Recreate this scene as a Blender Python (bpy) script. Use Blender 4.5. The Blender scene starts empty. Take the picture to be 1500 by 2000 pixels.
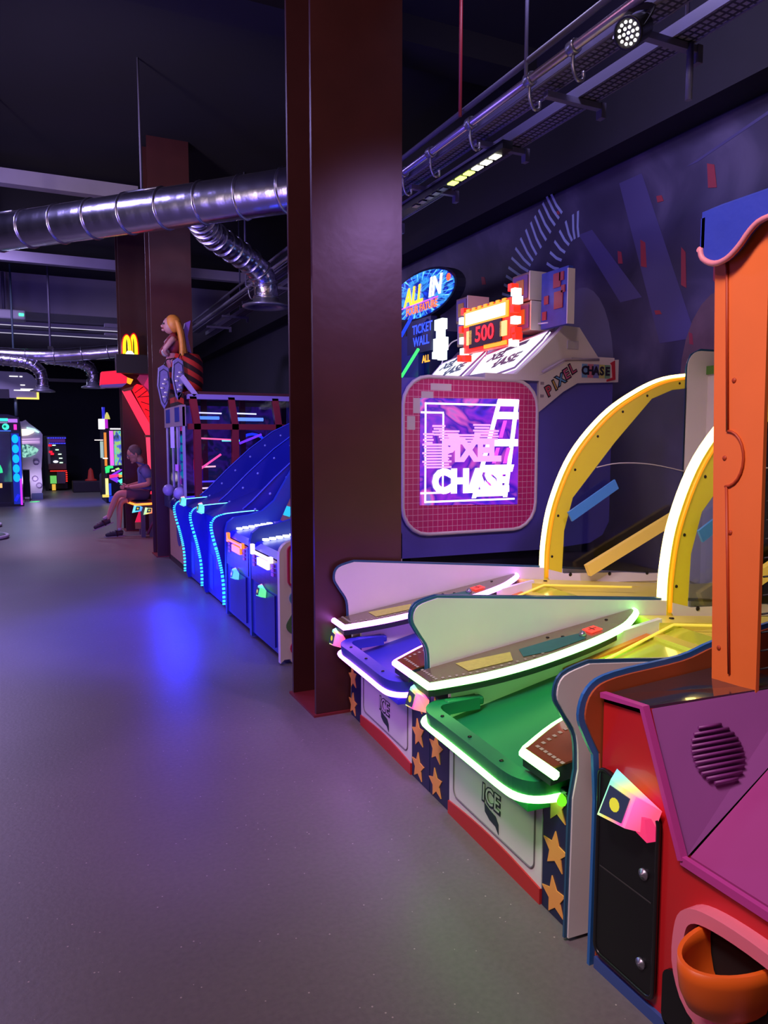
import bpy, bmesh, math, random
from mathutils import Vector, Matrix
random.seed(7)
S = bpy.context.scene
COL = S.collection

# ------------------------------------------------------------------ camera
cd = bpy.data.cameras.new('camera'); cam = bpy.data.objects.new('camera', cd); COL.objects.link(cam)
cd.sensor_fit = 'VERTICAL'; cd.sensor_height = 36.0; cd.lens = 26.1
cd.clip_start = 0.05; cd.clip_end = 200
cam.location = (0, 0, 1.4)
cam.rotation_euler = (math.radians(90 - 5.28), 0, math.radians(-25.0))
S.camera = cam

# ------------------------------------------------------------------ world, exposure
W = bpy.data.worlds.new('world'); S.world = W; W.use_nodes = True
W.node_tree.nodes['Background'].inputs[0].default_value = (0.34, 0.22, 0.5, 1)
W.node_tree.nodes['Background'].inputs[1].default_value = 0.07
S.view_settings.view_transform = 'Standard'; S.view_settings.look = 'None'
S.view_settings.exposure = 0.0; S.view_settings.gamma = 1.0; S.view_settings.use_curve_mapping = False

# ------------------------------------------------------------------ unseen hall lamps under the ceiling, plus added fill lamps
def lamp(name, kind, loc, power, col, size=0.3, target=None, spot=60, blend=0.6):
    l = bpy.data.lights.new(name, kind); l.energy = power; l.color = col
    if kind == 'AREA': l.shape = 'DISK'; l.size = size
    else: l.shadow_soft_size = size
    if kind == 'SPOT': l.spot_size = math.radians(spot); l.spot_blend = blend
    o = bpy.data.objects.new(name, l); COL.objects.link(o); o.location = loc
    if target:
        d = Vector(target) - Vector(loc); o.rotation_euler = d.to_track_quat('-Z', 'Y').to_euler()
    return o
lamp('lamp_warm', 'AREA', (-0.8, 0.1, 4.6), 72, (1.0, 0.74, 0.74), 0.8, (0.5, 2.0, 0))
lamp('lamp_pink', 'AREA', (-3.0, 1.2, 4.6), 58, (1.0, 0.40, 0.58), 0.8, (-1.4, 1.8, 0))
lamp('lamp_violet', 'AREA', (-1.2, 7.6, 4.7), 72, (0.44, 0.38, 1.0), 0.8, (0.0, 7.6, 0))
lamp('lamp_lilac', 'AREA', (-1.4, 14.0, 4.7), 200, (0.58, 0.46, 1.0), 1.0, (0, 14, 0))
lamp('lamp_far', 'AREA', (0.0, 21.0, 3.9), 90, (0.62, 0.62, 1.0), 1.0, (0, 21, 0))
lamp('fill_front_wash', 'SPOT', (-1.0, 0.9, 4.1), 400, (1.0, 0.80, 0.84), 0.3, (2.0, 1.9, 0.8), 48, 0.8)  # added spot that brightens the machines on the right
lamp('lamp_stage_violet', 'SPOT', (2.55, 1.3, 3.3), 170, (0.62, 0.36, 1.0), 0.12, (1.9, 3.9, 1.1), 62, 0.8)
lamp('lamp_violet_pool', 'SPOT', (0.4, 2.6, 4.5), 420, (0.50, 0.18, 1.0), 0.2, (0.85, 2.9, 0), 30, 1.0)
lamp('fill_blue_front', 'POINT', (1.02, 6.25, 0.42), 26, (0.015, 0.02, 1.0), 0.12)  # added, in place of the LED strips' blue glow on the floor
lamp('fill_blue_front_far', 'POINT', (1.06, 7.25, 0.42), 14, (0.02, 0.04, 1.0), 0.12)  # second added point for the glow of the further dividers
lamp('fill_blue_pool', 'SPOT', (0.3, 5.2, 4.5), 1300, (0.02, 0.02, 1.0), 0.2, (0.85, 5.7, 0), 40, 1.0)  # added spot spreading the LED strips' blue over the floor
lamp('lamp_blue_machines', 'SPOT', (0.9, 4.8, 4.6), 560, (0.06, 0.10, 1.0), 0.15, (2.3, 6.7, 1.0), 46, 0.9)
lamp('lamp_blue_far', 'SPOT', (0.6, 18.0, 4.0), 900, (0.08, 0.08, 1.0), 0.2, (0.9, 19.0, 0), 50, 1.0)
lamp('lamp_red', 'SPOT', (-0.2, 10.6, 4.4), 260, (1.0, 0.10, 0.30), 0.2, (0.95, 10.9, 0), 50, 1.0)
lamp('lamp_mural', 'AREA', (2.5, 3.4, 4.5), 40, (0.62, 0.55, 1.0), 0.6, (4.6, 4.2, 2.6))
lamp('fill_duct', 'SPOT', (-2.2, 4.6, 2.6), 560, (1.0, 0.82, 0.78), 0.3, (0.6, 8.0, 3.6), 60, 0.6)  # added spot out of view, for the highlight along the duct
lamp('fill_duct_blue', 'AREA', (-2.6, 4.4, 1.1), 210, (0.24, 0.16, 1.0), 2.2, (0.4, 8.2, 3.6))  # big unseen disc added at left for the duct's violet streak

# ------------------------------------------------------------------ materials
def lin(c):
    return tuple(((v/255.0)/12.92 if v/255.0 <= 0.04045 else ((v/255.0+0.055)/1.055)**2.4) for v in c)
_M = {}
def M(name, col=(128,128,128), rough=0.5, metal=0.0, emit=None, es=0.0, noise=0.0, nscale=8.0, bump=0.0, coat=0.0, spec=0.5):
    if name in _M: return _M[name]
    m = bpy.data.materials.new(name); m.use_nodes = True; nt = m.node_tree; b = nt.nodes['Principled BSDF']
    c = lin(col) + (1,)
    b.inputs['Base Color'].default_value = c
    b.inputs['Roughness'].default_value = rough; b.inputs['Metallic'].default_value = metal
    b.inputs['Coat Weight'].default_value = coat
    b.inputs['Specular IOR Level'].default_value = spec
    if emit:
        b.inputs['Emission Color'].default_value = lin(emit) + (1,); b.inputs['Emission Strength'].default_value = es
    if noise or bump:
        tc = nt.nodes.new('ShaderNodeTexCoord'); n = nt.nodes.new('ShaderNodeTexNoise'); n.inputs['Scale'].default_value = nscale
        n.inputs['Detail'].default_value = 5
        nt.links.new(tc.outputs['Object'], n.inputs['Vector'])
        if noise:
            mx = nt.nodes.new('ShaderNodeMix'); mx.data_type = 'RGBA'
            mx.inputs[6].default_value = tuple(v*(1-noise) for v in c[:3]) + (1,)
            mx.inputs[7].default_value = tuple(min(1, v*(1+noise)) for v in c[:3]) + (1,)
            nt.links.new(n.outputs[0], mx.inputs[0]); nt.links.new(mx.outputs[2], b.inputs['Base Color'])
        if bump:
            bp = nt.nodes.new('ShaderNodeBump'); bp.inputs['Strength'].default_value = bump; bp.inputs['Distance'].default_value = 0.01
            nt.links.new(n.outputs[0], bp.inputs['Height']); nt.links.new(bp.outputs[0], b.inputs['Normal'])
    _M[name] = m
    return m
def glow(name, col=(255,255,255), s=1.0):
    return M(name, tuple(int(v*0.5) for v in col), 0.4, emit=col, es=s)
def glass(name, tint=(235,240,255), refl=1.0, alpha=0.93):
    if name in _M: return _M[name]
    m = bpy.data.materials.new(name); m.use_nodes = True; nt = m.node_tree; nt.nodes.clear()
    out = nt.nodes.new('ShaderNodeOutputMaterial'); mx = nt.nodes.new('ShaderNodeMixShader')
    tr = nt.nodes.new('ShaderNodeBsdfTransparent'); gl = nt.nodes.new('ShaderNodeBsdfGlossy'); fr = nt.nodes.new('ShaderNodeFresnel')
    tr.inputs[0].default_value = tuple(v*alpha for v in lin(tint)) + (1,)
    gl.inputs['Roughness'].default_value = 0.03; fr.inputs[0].default_value = 1.35
    nt.links.new(fr.outputs[0], mx.inputs[0]); nt.links.new(tr.outputs[0], mx.inputs[1]); nt.links.new(gl.outputs[0], mx.inputs[2])
    nt.links.new(mx.outputs[0], out.inputs[0])
    _M[name] = m
    return m
def screen(name, cols, scale=3.0, strength=1.5, stretch=(1,1,1), dist=1.0):
    """a lit display: noise run through a ramp of its own colours"""
    if name in _M: return _M[name]
    m = bpy.data.materials.new(name); m.use_nodes = True; nt = m.node_tree; b = nt.nodes['Principled BSDF']
    tc = nt.nodes.new('ShaderNodeTexCoord'); mp = nt.nodes.new('ShaderNodeMapping'); mp.inputs['Scale'].default_value = stretch
    n = nt.nodes.new('ShaderNodeTexNoise'); n.inputs['Scale'].default_value = scale; n.inputs['Detail'].default_value = 2; n.inputs['Distortion'].default_value = dist
    r = nt.nodes.new('ShaderNodeValToRGB'); e = r.color_ramp.elements
    k = len(cols)
    while len(e) < k: e.new(0.5)
    for i, c in enumerate(cols):
        e[i].position = 0.28 + 0.44*i/max(1, k-1); e[i].color = lin(c) + (1,)
    nt.links.new(tc.outputs['Object'], mp.inputs[0]); nt.links.new(mp.outputs[0], n.inputs['Vector'])
    nt.links.new(n.outputs[0], r.inputs[0]); nt.links.new(r.outputs[0], b.inputs['Emission Color'])
    b.inputs['Base Color'].default_value = (0.01, 0.01, 0.012, 1); b.inputs['Roughness'].default_value = 0.25
    b.inputs['Emission Strength'].default_value = strength
    _M[name] = m
    return m
def gridmat(name, base, line, nx, nz, ax=('X', 'Z'), width=0.06, rough=0.35):
    """printed grid lines in object space"""
    if name in _M: return _M[name]
    m = bpy.data.materials.new(name); m.use_nodes = True; nt = m.node_tree; b = nt.nodes['Principled BSDF']
    tc = nt.nodes.new('ShaderNodeTexCoord'); sp = nt.nodes.new('ShaderNodeSeparateXYZ'); nt.links.new(tc.outputs['Object'], sp.inputs[0])
    outs = []
    for a, k in zip(ax, (nx, nz)):
        mu = nt.nodes.new('ShaderNodeMath'); mu.operation = 'MULTIPLY'; mu.inputs[1].default_value = k; nt.links.new(sp.outputs[a], mu.inputs[0])
        f = nt.nodes.new('ShaderNodeMath'); f.operation = 'FRACT'; nt.links.new(mu.outputs[0], f.inputs[0])
        l = nt.nodes.new('ShaderNodeMath'); l.operation = 'LESS_THAN'; l.inputs[1].default_value = width; nt.links.new(f.outputs[0], l.inputs[0])
        outs.append(l)
    mxm = nt.nodes.new('ShaderNodeMath'); mxm.operation = 'MAXIMUM'
    nt.links.new(outs[0].outputs[0], mxm.inputs[0]); nt.links.new(outs[1].outputs[0], mxm.inputs[1])
    mx = nt.nodes.new('ShaderNodeMix'); mx.data_type = 'RGBA'; mx.inputs[6].default_value = lin(base)+(1,); mx.inputs[7].default_value = lin(line)+(1,)
    nt.links.new(mxm.outputs[0], mx.inputs[0]); nt.links.new(mx.outputs[2], b.inputs['Base Color']); b.inputs['Roughness'].default_value = rough
    _M[name] = m
    return m
def stripemat(name, c1, c2, direction, freq, rough=0.4, metal=0.0, duty=0.5, bump=0.0):
    if name in _M: return _M[name]
    m = bpy.data.materials.new(name); m.use_nodes = True; nt = m.node_tree; b = nt.nodes['Principled BSDF']
    tc = nt.nodes.new('ShaderNodeTexCoord'); d = nt.nodes.new('ShaderNodeVectorMath'); d.operation = 'DOT_PRODUCT'; d.inputs[1].default_value = direction
    nt.links.new(tc.outputs['Object'], d.inputs[0])
    mu = nt.nodes.new('ShaderNodeMath'); mu.operation = 'MULTIPLY'; mu.inputs[1].default_value = freq; nt.links.new(d.outputs['Value'], mu.inputs[0])
    f = nt.nodes.new('ShaderNodeMath'); f.operation = 'FRACT'; nt.links.new(mu.outputs[0], f.inputs[0])
    l = nt.nodes.new('ShaderNodeMath'); l.operation = 'LESS_THAN'; l.inputs[1].default_value = duty; nt.links.new(f.outputs[0], l.inputs[0])
    mx = nt.nodes.new('ShaderNodeMix'); mx.data_type = 'RGBA'; mx.inputs[6].default_value = lin(c1)+(1,); mx.inputs[7].default_value = lin(c2)+(1,)
    nt.links.new(l.outputs[0], mx.inputs[0]); nt.links.new(mx.outputs[2], b.inputs['Base Color'])
    b.inputs['Roughness'].default_value = rough; b.inputs['Metallic'].default_value = metal
    if bump:
        bp = nt.nodes.new('ShaderNodeBump'); bp.inputs['Strength'].default_value = bump; bp.inputs['Distance'].default_value = 0.01
        nt.links.new(f.outputs[0], bp.inputs['Height']); nt.links.new(bp.outputs[0], b.inputs['Normal'])
    _M[name] = m
    return m

# ------------------------------------------------------------------ objects
def link(o, parent=None, off=None):
    COL.objects.link(o)
    if parent is not None:
        o.parent = parent
        if parent.type == 'EMPTY' and off is None: o.matrix_parent_inverse = Matrix.Translation(-Vector(parent.location)) if not parent.get('local') else Matrix()
    return o
def thing(name, label, cat, loc=(0,0,0), rz=0.0, group=None, local=False):
    """an Empty at the thing's base; parts are drawn in world coordinates unless local"""
    o = bpy.data.objects.new(name, None); COL.objects.link(o); o.location = loc; o.rotation_euler = (0,0,rz); o.empty_display_size = 0.1
    if local: o['local'] = 1
    tag(o, label, cat, group)
    return o
def tag(o, label=None, cat=None, group=None, kind=None):
    if label: o['label'] = label
    if cat: o['category'] = cat
    if group: o['group'] = group
    if kind: o['kind'] = kind
    return o
def copy_tree(o, parent=None):
    c = o.copy(); COL.objects.link(c)
    if parent is not None: c.parent = parent
    for ch in list(o.children): copy_tree(ch, c)
    return c

def frame(p, q, hint=Vector((0,0,1))):
    t = (q-p).normalized()
    if abs(t.dot(hint)) > 0.95: hint = Vector((0,1,0)) if abs(t.y) < 0.9 else Vector((1,0,0))
    u = t.cross(hint).normalized(); return t, u, u.cross(t).normalized()
class MB:
    def __init__(s): s.bm = bmesh.new(); s.smooth = False
    def box(s, x0, x1, y0, y1, z0, z1, bev=0.0):
        g = bmesh.ops.create_cube(s.bm, size=1.0); vs = g['verts']
        for v in vs: v.co = Vector((x0+(v.co.x+.5)*(x1-x0), y0+(v.co.y+.5)*(y1-y0), z0+(v.co.z+.5)*(z1-z0)))
        if bev:
            es = list({e for v in vs for e in v.link_edges}); bmesh.ops.bevel(s.bm, geom=es, offset=bev, segments=2, affect='EDGES', profile=0.5)
        return s
    def hexa(s, pts):
        """eight corners: bottom ring of four, then top ring of four"""
        v = [s.bm.verts.new(p) for p in pts]
        for f in ((3,2,1,0),(4,5,6,7),(0,1,5,4),(1,2,6,5),(2,3,7,6),(3,0,4,7)): s.bm.faces.new([v[i] for i in f])
        return s
    def prism(s, pts, ax, a, b, bev=0.0):
        def P(p, t):
            return {'x': (t, p[0], p[1]), 'y': (p[0], t, p[1]), 'z': (p[0], p[1], t)}[ax]
        A = [s.bm.verts.new(P(p, a)) for p in pts]; B = [s.bm.verts.new(P(p, b)) for p in pts]
        n = len(pts); fs = [s.bm.faces.new(A), s.bm.faces.new(B[::-1])]
        for i in range(n): fs.append(s.bm.faces.new((A[i], B[i], B[(i+1)%n], A[(i+1)%n])))
        if bev:
            es = list({e for f in fs[:2] for e in f.edges}); bmesh.ops.bevel(s.bm, geom=es, offset=bev, segments=2, affect='EDGES', profile=0.5)
        return s
    def frustum(s, path3, depth):
        """a polygon in 3-D pushed along a vector"""
        A = [s.bm.verts.new(p) for p in path3]; d = Vector(depth); B = [s.bm.verts.new(Vector(p)+d) for p in path3]
        n = len(A); s.bm.faces.new(A); s.bm.faces.new(B[::-1])
        for i in range(n): s.bm.faces.new((A[i], B[i], B[(i+1)%n], A[(i+1)%n]))
        return s
    def tube(s, pts, r, n=8, closed=False, flat=None):
        """round tube along a path; r a number or a list; flat=(w,h) gives a rectangular section"""
        pts = [Vector(p) for p in pts]; N = len(pts); rings = []
        prev = None
        for i in range(N):
            if closed: a, b = pts[(i-1)%N], pts[(i+1)%N]
            else: a, b = pts[max(0, i-1)], pts[min(N-1, i+1)]
            t, u, w = frame(a, b)
            if prev is not None:
                u = prev - t*prev.dot(t)
                u = u.normalized() if u.length > 1e-6 else prev; w = u.cross(t).normalized()
            prev = u
            rr = r[i] if isinstance(r, (list, tuple)) else r
            if flat: ring = [pts[i]+u*a_*flat[0]/2+w*b_*flat[1]/2 for a_, b_ in ((-1,-1),(1,-1),(1,1),(-1,1))]
            else: ring = [pts[i]+(u*math.cos(2*math.pi*k/n)+w*math.sin(2*math.pi*k/n))*rr for k in range(n)]
            rings.append([s.bm.verts.new(p) for p in ring])
        m = len(rings[0])
        for i in range(N if closed else N-1):
            A, B = rings[i], rings[(i+1)%N]
            for k in range(m):
                f = s.bm.faces.new((A[k], A[(k+1)%m], B[(k+1)%m], B[k])); f.smooth = not flat
        if not closed: s.bm.faces.new(rings[0][::-1]); s.bm.faces.new(rings[-1])
        return s
    def lathe(s, prof, c=(0,0,0), axis=(0,0,1), n=20, arc=2*math.pi, start=0.0):
        ax = Vector(axis).normalized(); t, u, w = frame(Vector((0,0,0)), ax); c = Vector(c); full = abs(arc-2*math.pi) < 1e-6
        rings = []
        for r, h in prof:
            rings.append([s.bm.verts.new(c+ax*h+(u*math.cos(start+arc*k/n)+w*math.sin(start+arc*k/n))*max(r, 1e-4)) for k in range(n if full else n+1)])
        m = len(rings[0])
        for A, B in zip(rings, rings[1:]):
            for k in range(m if full else m-1):
                f = s.bm.faces.new((A[k], A[(k+1)%m], B[(k+1)%m], B[k])); f.smooth = True
        if full:
            for R in (rings[0][::-1], rings[-1]):
                s.bm.faces.new(R)
        return s
    def ball(s, c, r, sc=(1,1,1), n=12):
        g = bmesh.ops.create_uvsphere(s.bm, u_segments=n, v_segments=max(6, n//2+2), radius=r)
        for v in g['verts']: v.co = Vector((v.co.x*sc[0], v.co.y*sc[1], v.co.z*sc[2])) + Vector(c)
        for f in {f for v in g['verts'] for f in v.link_faces}: f.smooth = True
        return s
    def xf(s, mat):
        s.bm.transform(mat); return s
    def build(s, name, mat, parent=None, label=None, kind=None):
        me = bpy.data.meshes.new(name)
        bmesh.ops.recalc_face_normals(s.bm, faces=s.bm.faces[:])
        s.bm.to_mesh(me); s.bm.free()
        me.materials.append(mat)
        o = bpy.data.objects.new(name, me); link(o, parent)
        if label: o['label'] = label
        if kind: o['kind'] = kind
        return o
def bx(name, mat, parent, *a, label=None, kind=None, bev=0.0):
    return MB().box(*a, bev=bev).build(name, mat, parent, label, kind)
def rrect(u0, u1, v0, v1, r, n=5):
    out = []
    for cu, cv, a0 in ((u1-r, v1-r, 0), (u0+r, v1-r, 90), (u0+r, v0+r, 180), (u1-r, v0+r, 270)):
        for k in range(n+1):
            a = math.radians(a0+90*k/n); out.append((cu+r*math.cos(a), cv+r*math.sin(a)))
    return out
def smoothpath(pts, k=5, closed=False):
    """Catmull-Rom through the points"""
    P = [Vector(p) for p in pts]; N = len(P); out = []
    for i in range(N if closed else N-1):
        if closed: a, b, c, d = P[(i-1)%N], P[i], P[(i+1)%N], P[(i+2)%N]
        else: a, b, c, d = P[max(i-1,0)], P[i], P[i+1], P[min(i+2,N-1)]
        for j in range(k):
            t = j/k; out.append(0.5*((2*b)+(c-a)*t+(2*a-5*b+4*c-d)*t*t+(3*b-a-3*c+d)*t**3))
    if not closed: out.append(P[-1])
    return out
FACE = {'-x': (Vector((0,-1,0)), Vector((0,0,1))), '-y': (Vector((1,0,0)), Vector((0,0,1)))}
def text(name, body, mat, parent, loc, size, face='-x', ext=0.002, up=None, right=None, shear=0.0, bold=0.0, spacing=1.0, sx=1.0, label=None):
    cu = bpy.data.curves.new(name, 'FONT'); cu.body = body; cu.size = size; cu.extrude = ext; cu.shear = shear; cu.offset = bold
    cu.space_character = spacing; cu.align_x = 'CENTER'; cu.align_y = 'CENTER'; cu.resolution_u = 3
    t = bpy.data.objects.new('tmp', cu); COL.objects.link(t)
    me = bpy.data.meshes.new_from_object(t.evaluated_get(bpy.context.evaluated_depsgraph_get()))
    bpy.data.objects.remove(t)
    r, u = FACE[face]
    if right: r = Vector(right).normalized()
    if up: u = Vector(up).normalized()
    nn = r.cross(u)
    me.transform(Matrix(((r.x*sx,u.x,nn.x,loc[0]),(r.y*sx,u.y,nn.y,loc[1]),(r.z*sx,u.z,nn.z,loc[2]),(0,0,0,1))))
    me.name = name; me.materials.clear(); me.materials.append(mat)
    o = bpy.data.objects.new(name, me); link(o, parent)
    o['kind'] = 'stuff'
    if label: o['label'] = label
    return o
def star_pts(cx, cy, r, rot, inner=0.45):
    return [(cx+(r if k%2 == 0 else r*inner)*math.cos(rot+math.pi*k/5), cy+(r if k%2 == 0 else r*inner)*math.sin(rot+math.pi*k/5)) for k in range(10)]

# common materials
white = M('white_laminate', (225,220,222), 0.35, noise=0.05)
navy = M('navy_laminate', (24,30,72), 0.4, noise=0.1)
black = M('black_plastic', (14,14,17), 0.4, noise=0.1)
blackmetal = M('black_metal', (20,19,24), 0.45, 0.3, noise=0.2)
steel = M('galvanised_steel', (150,150,165), 0.35, 0.8, noise=0.15, nscale=30)
maroon = M('maroon_paint', (70,33,34), 0.36, noise=0.25, nscale=5, bump=0.25)
screwm = M('dark_screw', (45,42,40), 0.35, 0.7)

def rainbow(name, c, r, w, gc):
    m = bpy.data.materials.new(name); m.use_nodes = True; nt = m.node_tree; b = nt.nodes['Principled BSDF']
    tc = nt.nodes.new('ShaderNodeTexCoord'); sb = nt.nodes.new('ShaderNodeVectorMath'); sb.operation = 'SUBTRACT'; sb.inputs[1].default_value = c
    dt = nt.nodes.new('ShaderNodeVectorMath'); dt.operation = 'DOT_PRODUCT'; d = r*0.8+Vector((0,0,-0.45)); dt.inputs[1].default_value = d/(1.7*w)
    ad = nt.nodes.new('ShaderNodeMath'); ad.inputs[1].default_value = 0.5
    rp = nt.nodes.new('ShaderNodeValToRGB'); e = rp.color_ramp.elements
    cols = [gc[0], (120,255,200), (255,225,80), gc[1], (255,60,110)] if len(gc) == 2 else list(gc)
    while len(e) < 5: e.new(0.5)
    for i, cc in enumerate(cols): e[i].position = 0.12+0.19*i; e[i].color = lin(cc)+(1,)
    nt.links.new(tc.outputs['Object'], sb.inputs[0]); nt.links.new(sb.outputs[0], dt.inputs[0]); nt.links.new(dt.outputs['Value'], ad.inputs[0]); nt.links.new(ad.outputs[0], rp.inputs[0])
    nt.links.new(rp.outputs[0], b.inputs['Emission Color']); b.inputs['Emission Strength'].default_value = 1.05; b.inputs['Base Color'].default_value = (.3,.3,.3,1)
    return m
def card_reader(root, c, w=0.10, right=(0,-1,0), tilt=-0.45, glowcols=((60,210,255),(255,120,210)), name='card_reader'):
    """rainbow-rimmed card reader: body > screen, coin mark"""
    c = Vector(c); r = Vector(right).normalized(); up = Vector((0,0,1)); n = r.cross(up)
    t = math.cos(tilt); q = math.sin(tilt)
    def P(a, b, d): return c + r*a*w + up*b*w + n*d*w
    A = [P(-.42,-.30,.55), P(.50,-.20,.55), P(.68,.60,.42), P(-.14,.66,.42)]
    B = [P(-.75,-.57,.0), P(.82,-.34,.0), P(1.05,.34,.0), P(-.39,.74,.0)]
    body = MB().hexa(B+A).build(name, rainbow('reader_rainbow_%d_%d' % (int(c.x*100), int(c.y*100)), c, r, w, glowcols), root)
    cx = sum(A, Vector())/4; nn = (A[1]-A[0]).cross(A[3]-A[0]).normalized()
    S_ = [cx+(p-cx)*0.78+nn*0.004 for p in A]
    MB().frustum(S_, nn*0.003).build('reader_screen', M('reader_screen', (40,46,60), 0.2, emit=(60,70,110), es=0.35), body)
    u1 = (A[1]-A[0]).normalized(); v1 = nn.cross(u1)
    MB().frustum([cx+nn*0.0075+(u1*math.cos(a)+v1*math.sin(a))*w*0.16 for a in [k*math.pi/6 for k in range(12)]], nn*0.001).build('coin_mark', glow('coin_yellow', (225,215,60), 0.9), body)
    return body

# ------------------------------------------------------------------ the setting
def structure(name, mb, mat, parent=None):
    return tag(mb.build(name, mat, parent), kind='structure') if parent is None else mb.build(name, mat, parent)
fm = M('floor_vinyl', (116,108,112), 0.42, spec=0.4)
nt = fm.node_tree; b = nt.nodes['Principled BSDF']
tc = nt.nodes.new('ShaderNodeTexCoord')
v = nt.nodes.new('ShaderNodeTexVoronoi'); v.inputs['Scale'].default_value = 34
v2 = nt.nodes.new('ShaderNodeTexWhiteNoise'); v2.noise_dimensions = '3D'
n1 = nt.nodes.new('ShaderNodeTexNoise'); n1.inputs['Scale'].default_value = 60; n1.inputs['Detail'].default_value = 6
n2 = nt.nodes.new('ShaderNodeTexNoise'); n2.inputs['Scale'].default_value = 1.2; n2.inputs['Detail'].default_value = 4
for q in (v, n1, n2): nt.links.new(tc.outputs['Object'], q.inputs['Vector'])
lt = nt.nodes.new('ShaderNodeMath'); lt.operation = 'LESS_THAN'; lt.inputs[1].default_value = 0.085; nt.links.new(v.outputs['Distance'], lt.inputs[0])
nt.links.new(v.outputs['Position'], v2.inputs['Vector'])
lt2 = nt.nodes.new('ShaderNodeMath'); lt2.operation = 'GREATER_THAN'; lt2.inputs[1].default_value = 0.72; nt.links.new(v2.outputs['Value'], lt2.inputs[0])
ml = nt.nodes.new('ShaderNodeMath'); ml.operation = 'MULTIPLY'; nt.links.new(lt.outputs[0], ml.inputs[0]); nt.links.new(lt2.outputs[0], ml.inputs[1])
r1 = nt.nodes.new('ShaderNodeMix'); r1.data_type = 'RGBA'; r1.inputs[6].default_value = lin((104,98,101))+(1,); r1.inputs[7].default_value = lin((128,120,123))+(1,); nt.links.new(n1.outputs[0], r1.inputs[0])
r3 = nt.nodes.new('ShaderNodeMix'); r3.data_type = 'RGBA'; r3.blend_type = 'MULTIPLY'; r3.inputs[0].default_value = 0.35; nt.links.new(r1.outputs[2], r3.inputs[6]); nt.links.new(n2.outputs[0], r3.inputs[7])
r2 = nt.nodes.new('ShaderNodeMix'); r2.data_type = 'RGBA'; r2.inputs[7].default_value = lin((178,165,165))+(1,); nt.links.new(ml.outputs[0], r2.inputs[0]); nt.links.new(r3.outputs[2], r2.inputs[6])
nt.links.new(r2.outputs[2], b.inputs['Base Color'])
bp = nt.nodes.new('ShaderNodeBump'); bp.inputs['Strength'].default_value = 0.18; bp.inputs['Distance'].default_value = 0.004; nt.links.new(n1.outputs[0], bp.inputs['Height']); nt.links.new(bp.outputs[0], b.inputs['Normal'])
structure('floor', MB().box(-9, 4.8, -4, 31, -0.1, 0.0), fm)
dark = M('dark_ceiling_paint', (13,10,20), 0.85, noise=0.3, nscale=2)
darkwall = M('dark_wall_paint', (30,25,46), 0.75, noise=0.2, nscale=3)
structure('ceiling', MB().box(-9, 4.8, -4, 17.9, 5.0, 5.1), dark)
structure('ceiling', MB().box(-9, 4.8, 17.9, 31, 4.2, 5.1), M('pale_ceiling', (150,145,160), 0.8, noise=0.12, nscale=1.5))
structure('wall_right', MB().box(4.6, 4.8, -4, 31, 0, 5.0), darkwall)
structure('wall_left', MB().box(-9.2, -9, -4, 31, 0, 5.0), darkwall)
structure('wall_back', MB().box(-9, 4.6, 27.2, 27.4, 0, 4.2), M('night_wall', (18,16,38), 0.8, noise=0.25, nscale=1.0))
structure('wall_front', MB().box(-9, 4.6, -4.2, -4, 0, 5.0), darkwall)
beamm = M('grey_beam_paint', (150,142,160), 0.7, noise=0.15, nscale=3)
structure('trim_1', MB().box(-9, 1.3, 10.2, 10.36, 4.485, 4.66), beamm)
structure('trim_2', MB().box(-9, 4.6, 15.0, 15.16, 4.62, 4.80), beamm)
structure('trim_3', MB().box(-9, 4.6, 5.9, 6.3, 4.78, 5.0), dark)
structure('trim_4', MB().box(-9, 4.6, 26.9, 27.2, 3.42, 3.52), beamm)
structure('trim_5', MB().box(4.30, 4.6, -4, 27, 3.78, 5.0), M('soffit_paint', (22,18,34), 0.8, noise=0.2))
structure('baseboard_right', MB().box(4.57, 4.6, -4, 27, 0, 0.12), dark)

# printed mural on the right wall: hazy violet sheet, pale striped arms, red flecks
mm = M('mural_print', (62,56,104), 0.6)
nt = mm.node_tree; b = nt.nodes['Principled BSDF']; tc = nt.nodes.new('ShaderNodeTexCoord')
n1 = nt.nodes.new('ShaderNodeTexNoise'); n1.inputs['Scale'].default_value = 1.1; n1.inputs['Detail'].default_value = 6; n1.inputs['Distortion'].default_value = 0.8
nt.links.new(tc.outputs['Object'], n1.inputs['Vector'])
r = nt.nodes.new('ShaderNodeValToRGB'); e = r.color_ramp.elements
e[0].position = 0.3; e[0].color = lin((36,32,56))+(1,); e[1].position = 0.75; e[1].color = lin((98,90,122))+(1,); k = e.new(0.52); k.color = lin((60,54,84))+(1,)
nt.links.new(n1.outputs[0], r.inputs[0]); nt.links.new(r.outputs[0], b.inputs['Base Color'])
mural = tag(MB().box(4.575, 4.59, 0.4, 14.0, 0.13, 3.76).build('mural', mm), 'hazy violet printed wall mural with pale striped arms behind the machines', 'mural')
pale = M('mural_pale_blue', (150,165,205), 0.6); redp = M('mural_red', (150,52,66), 0.6); haze = M('mural_lilac', (74,68,116), 0.6); shade = M('mural_grey', (96,92,120), 0.6)
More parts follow.
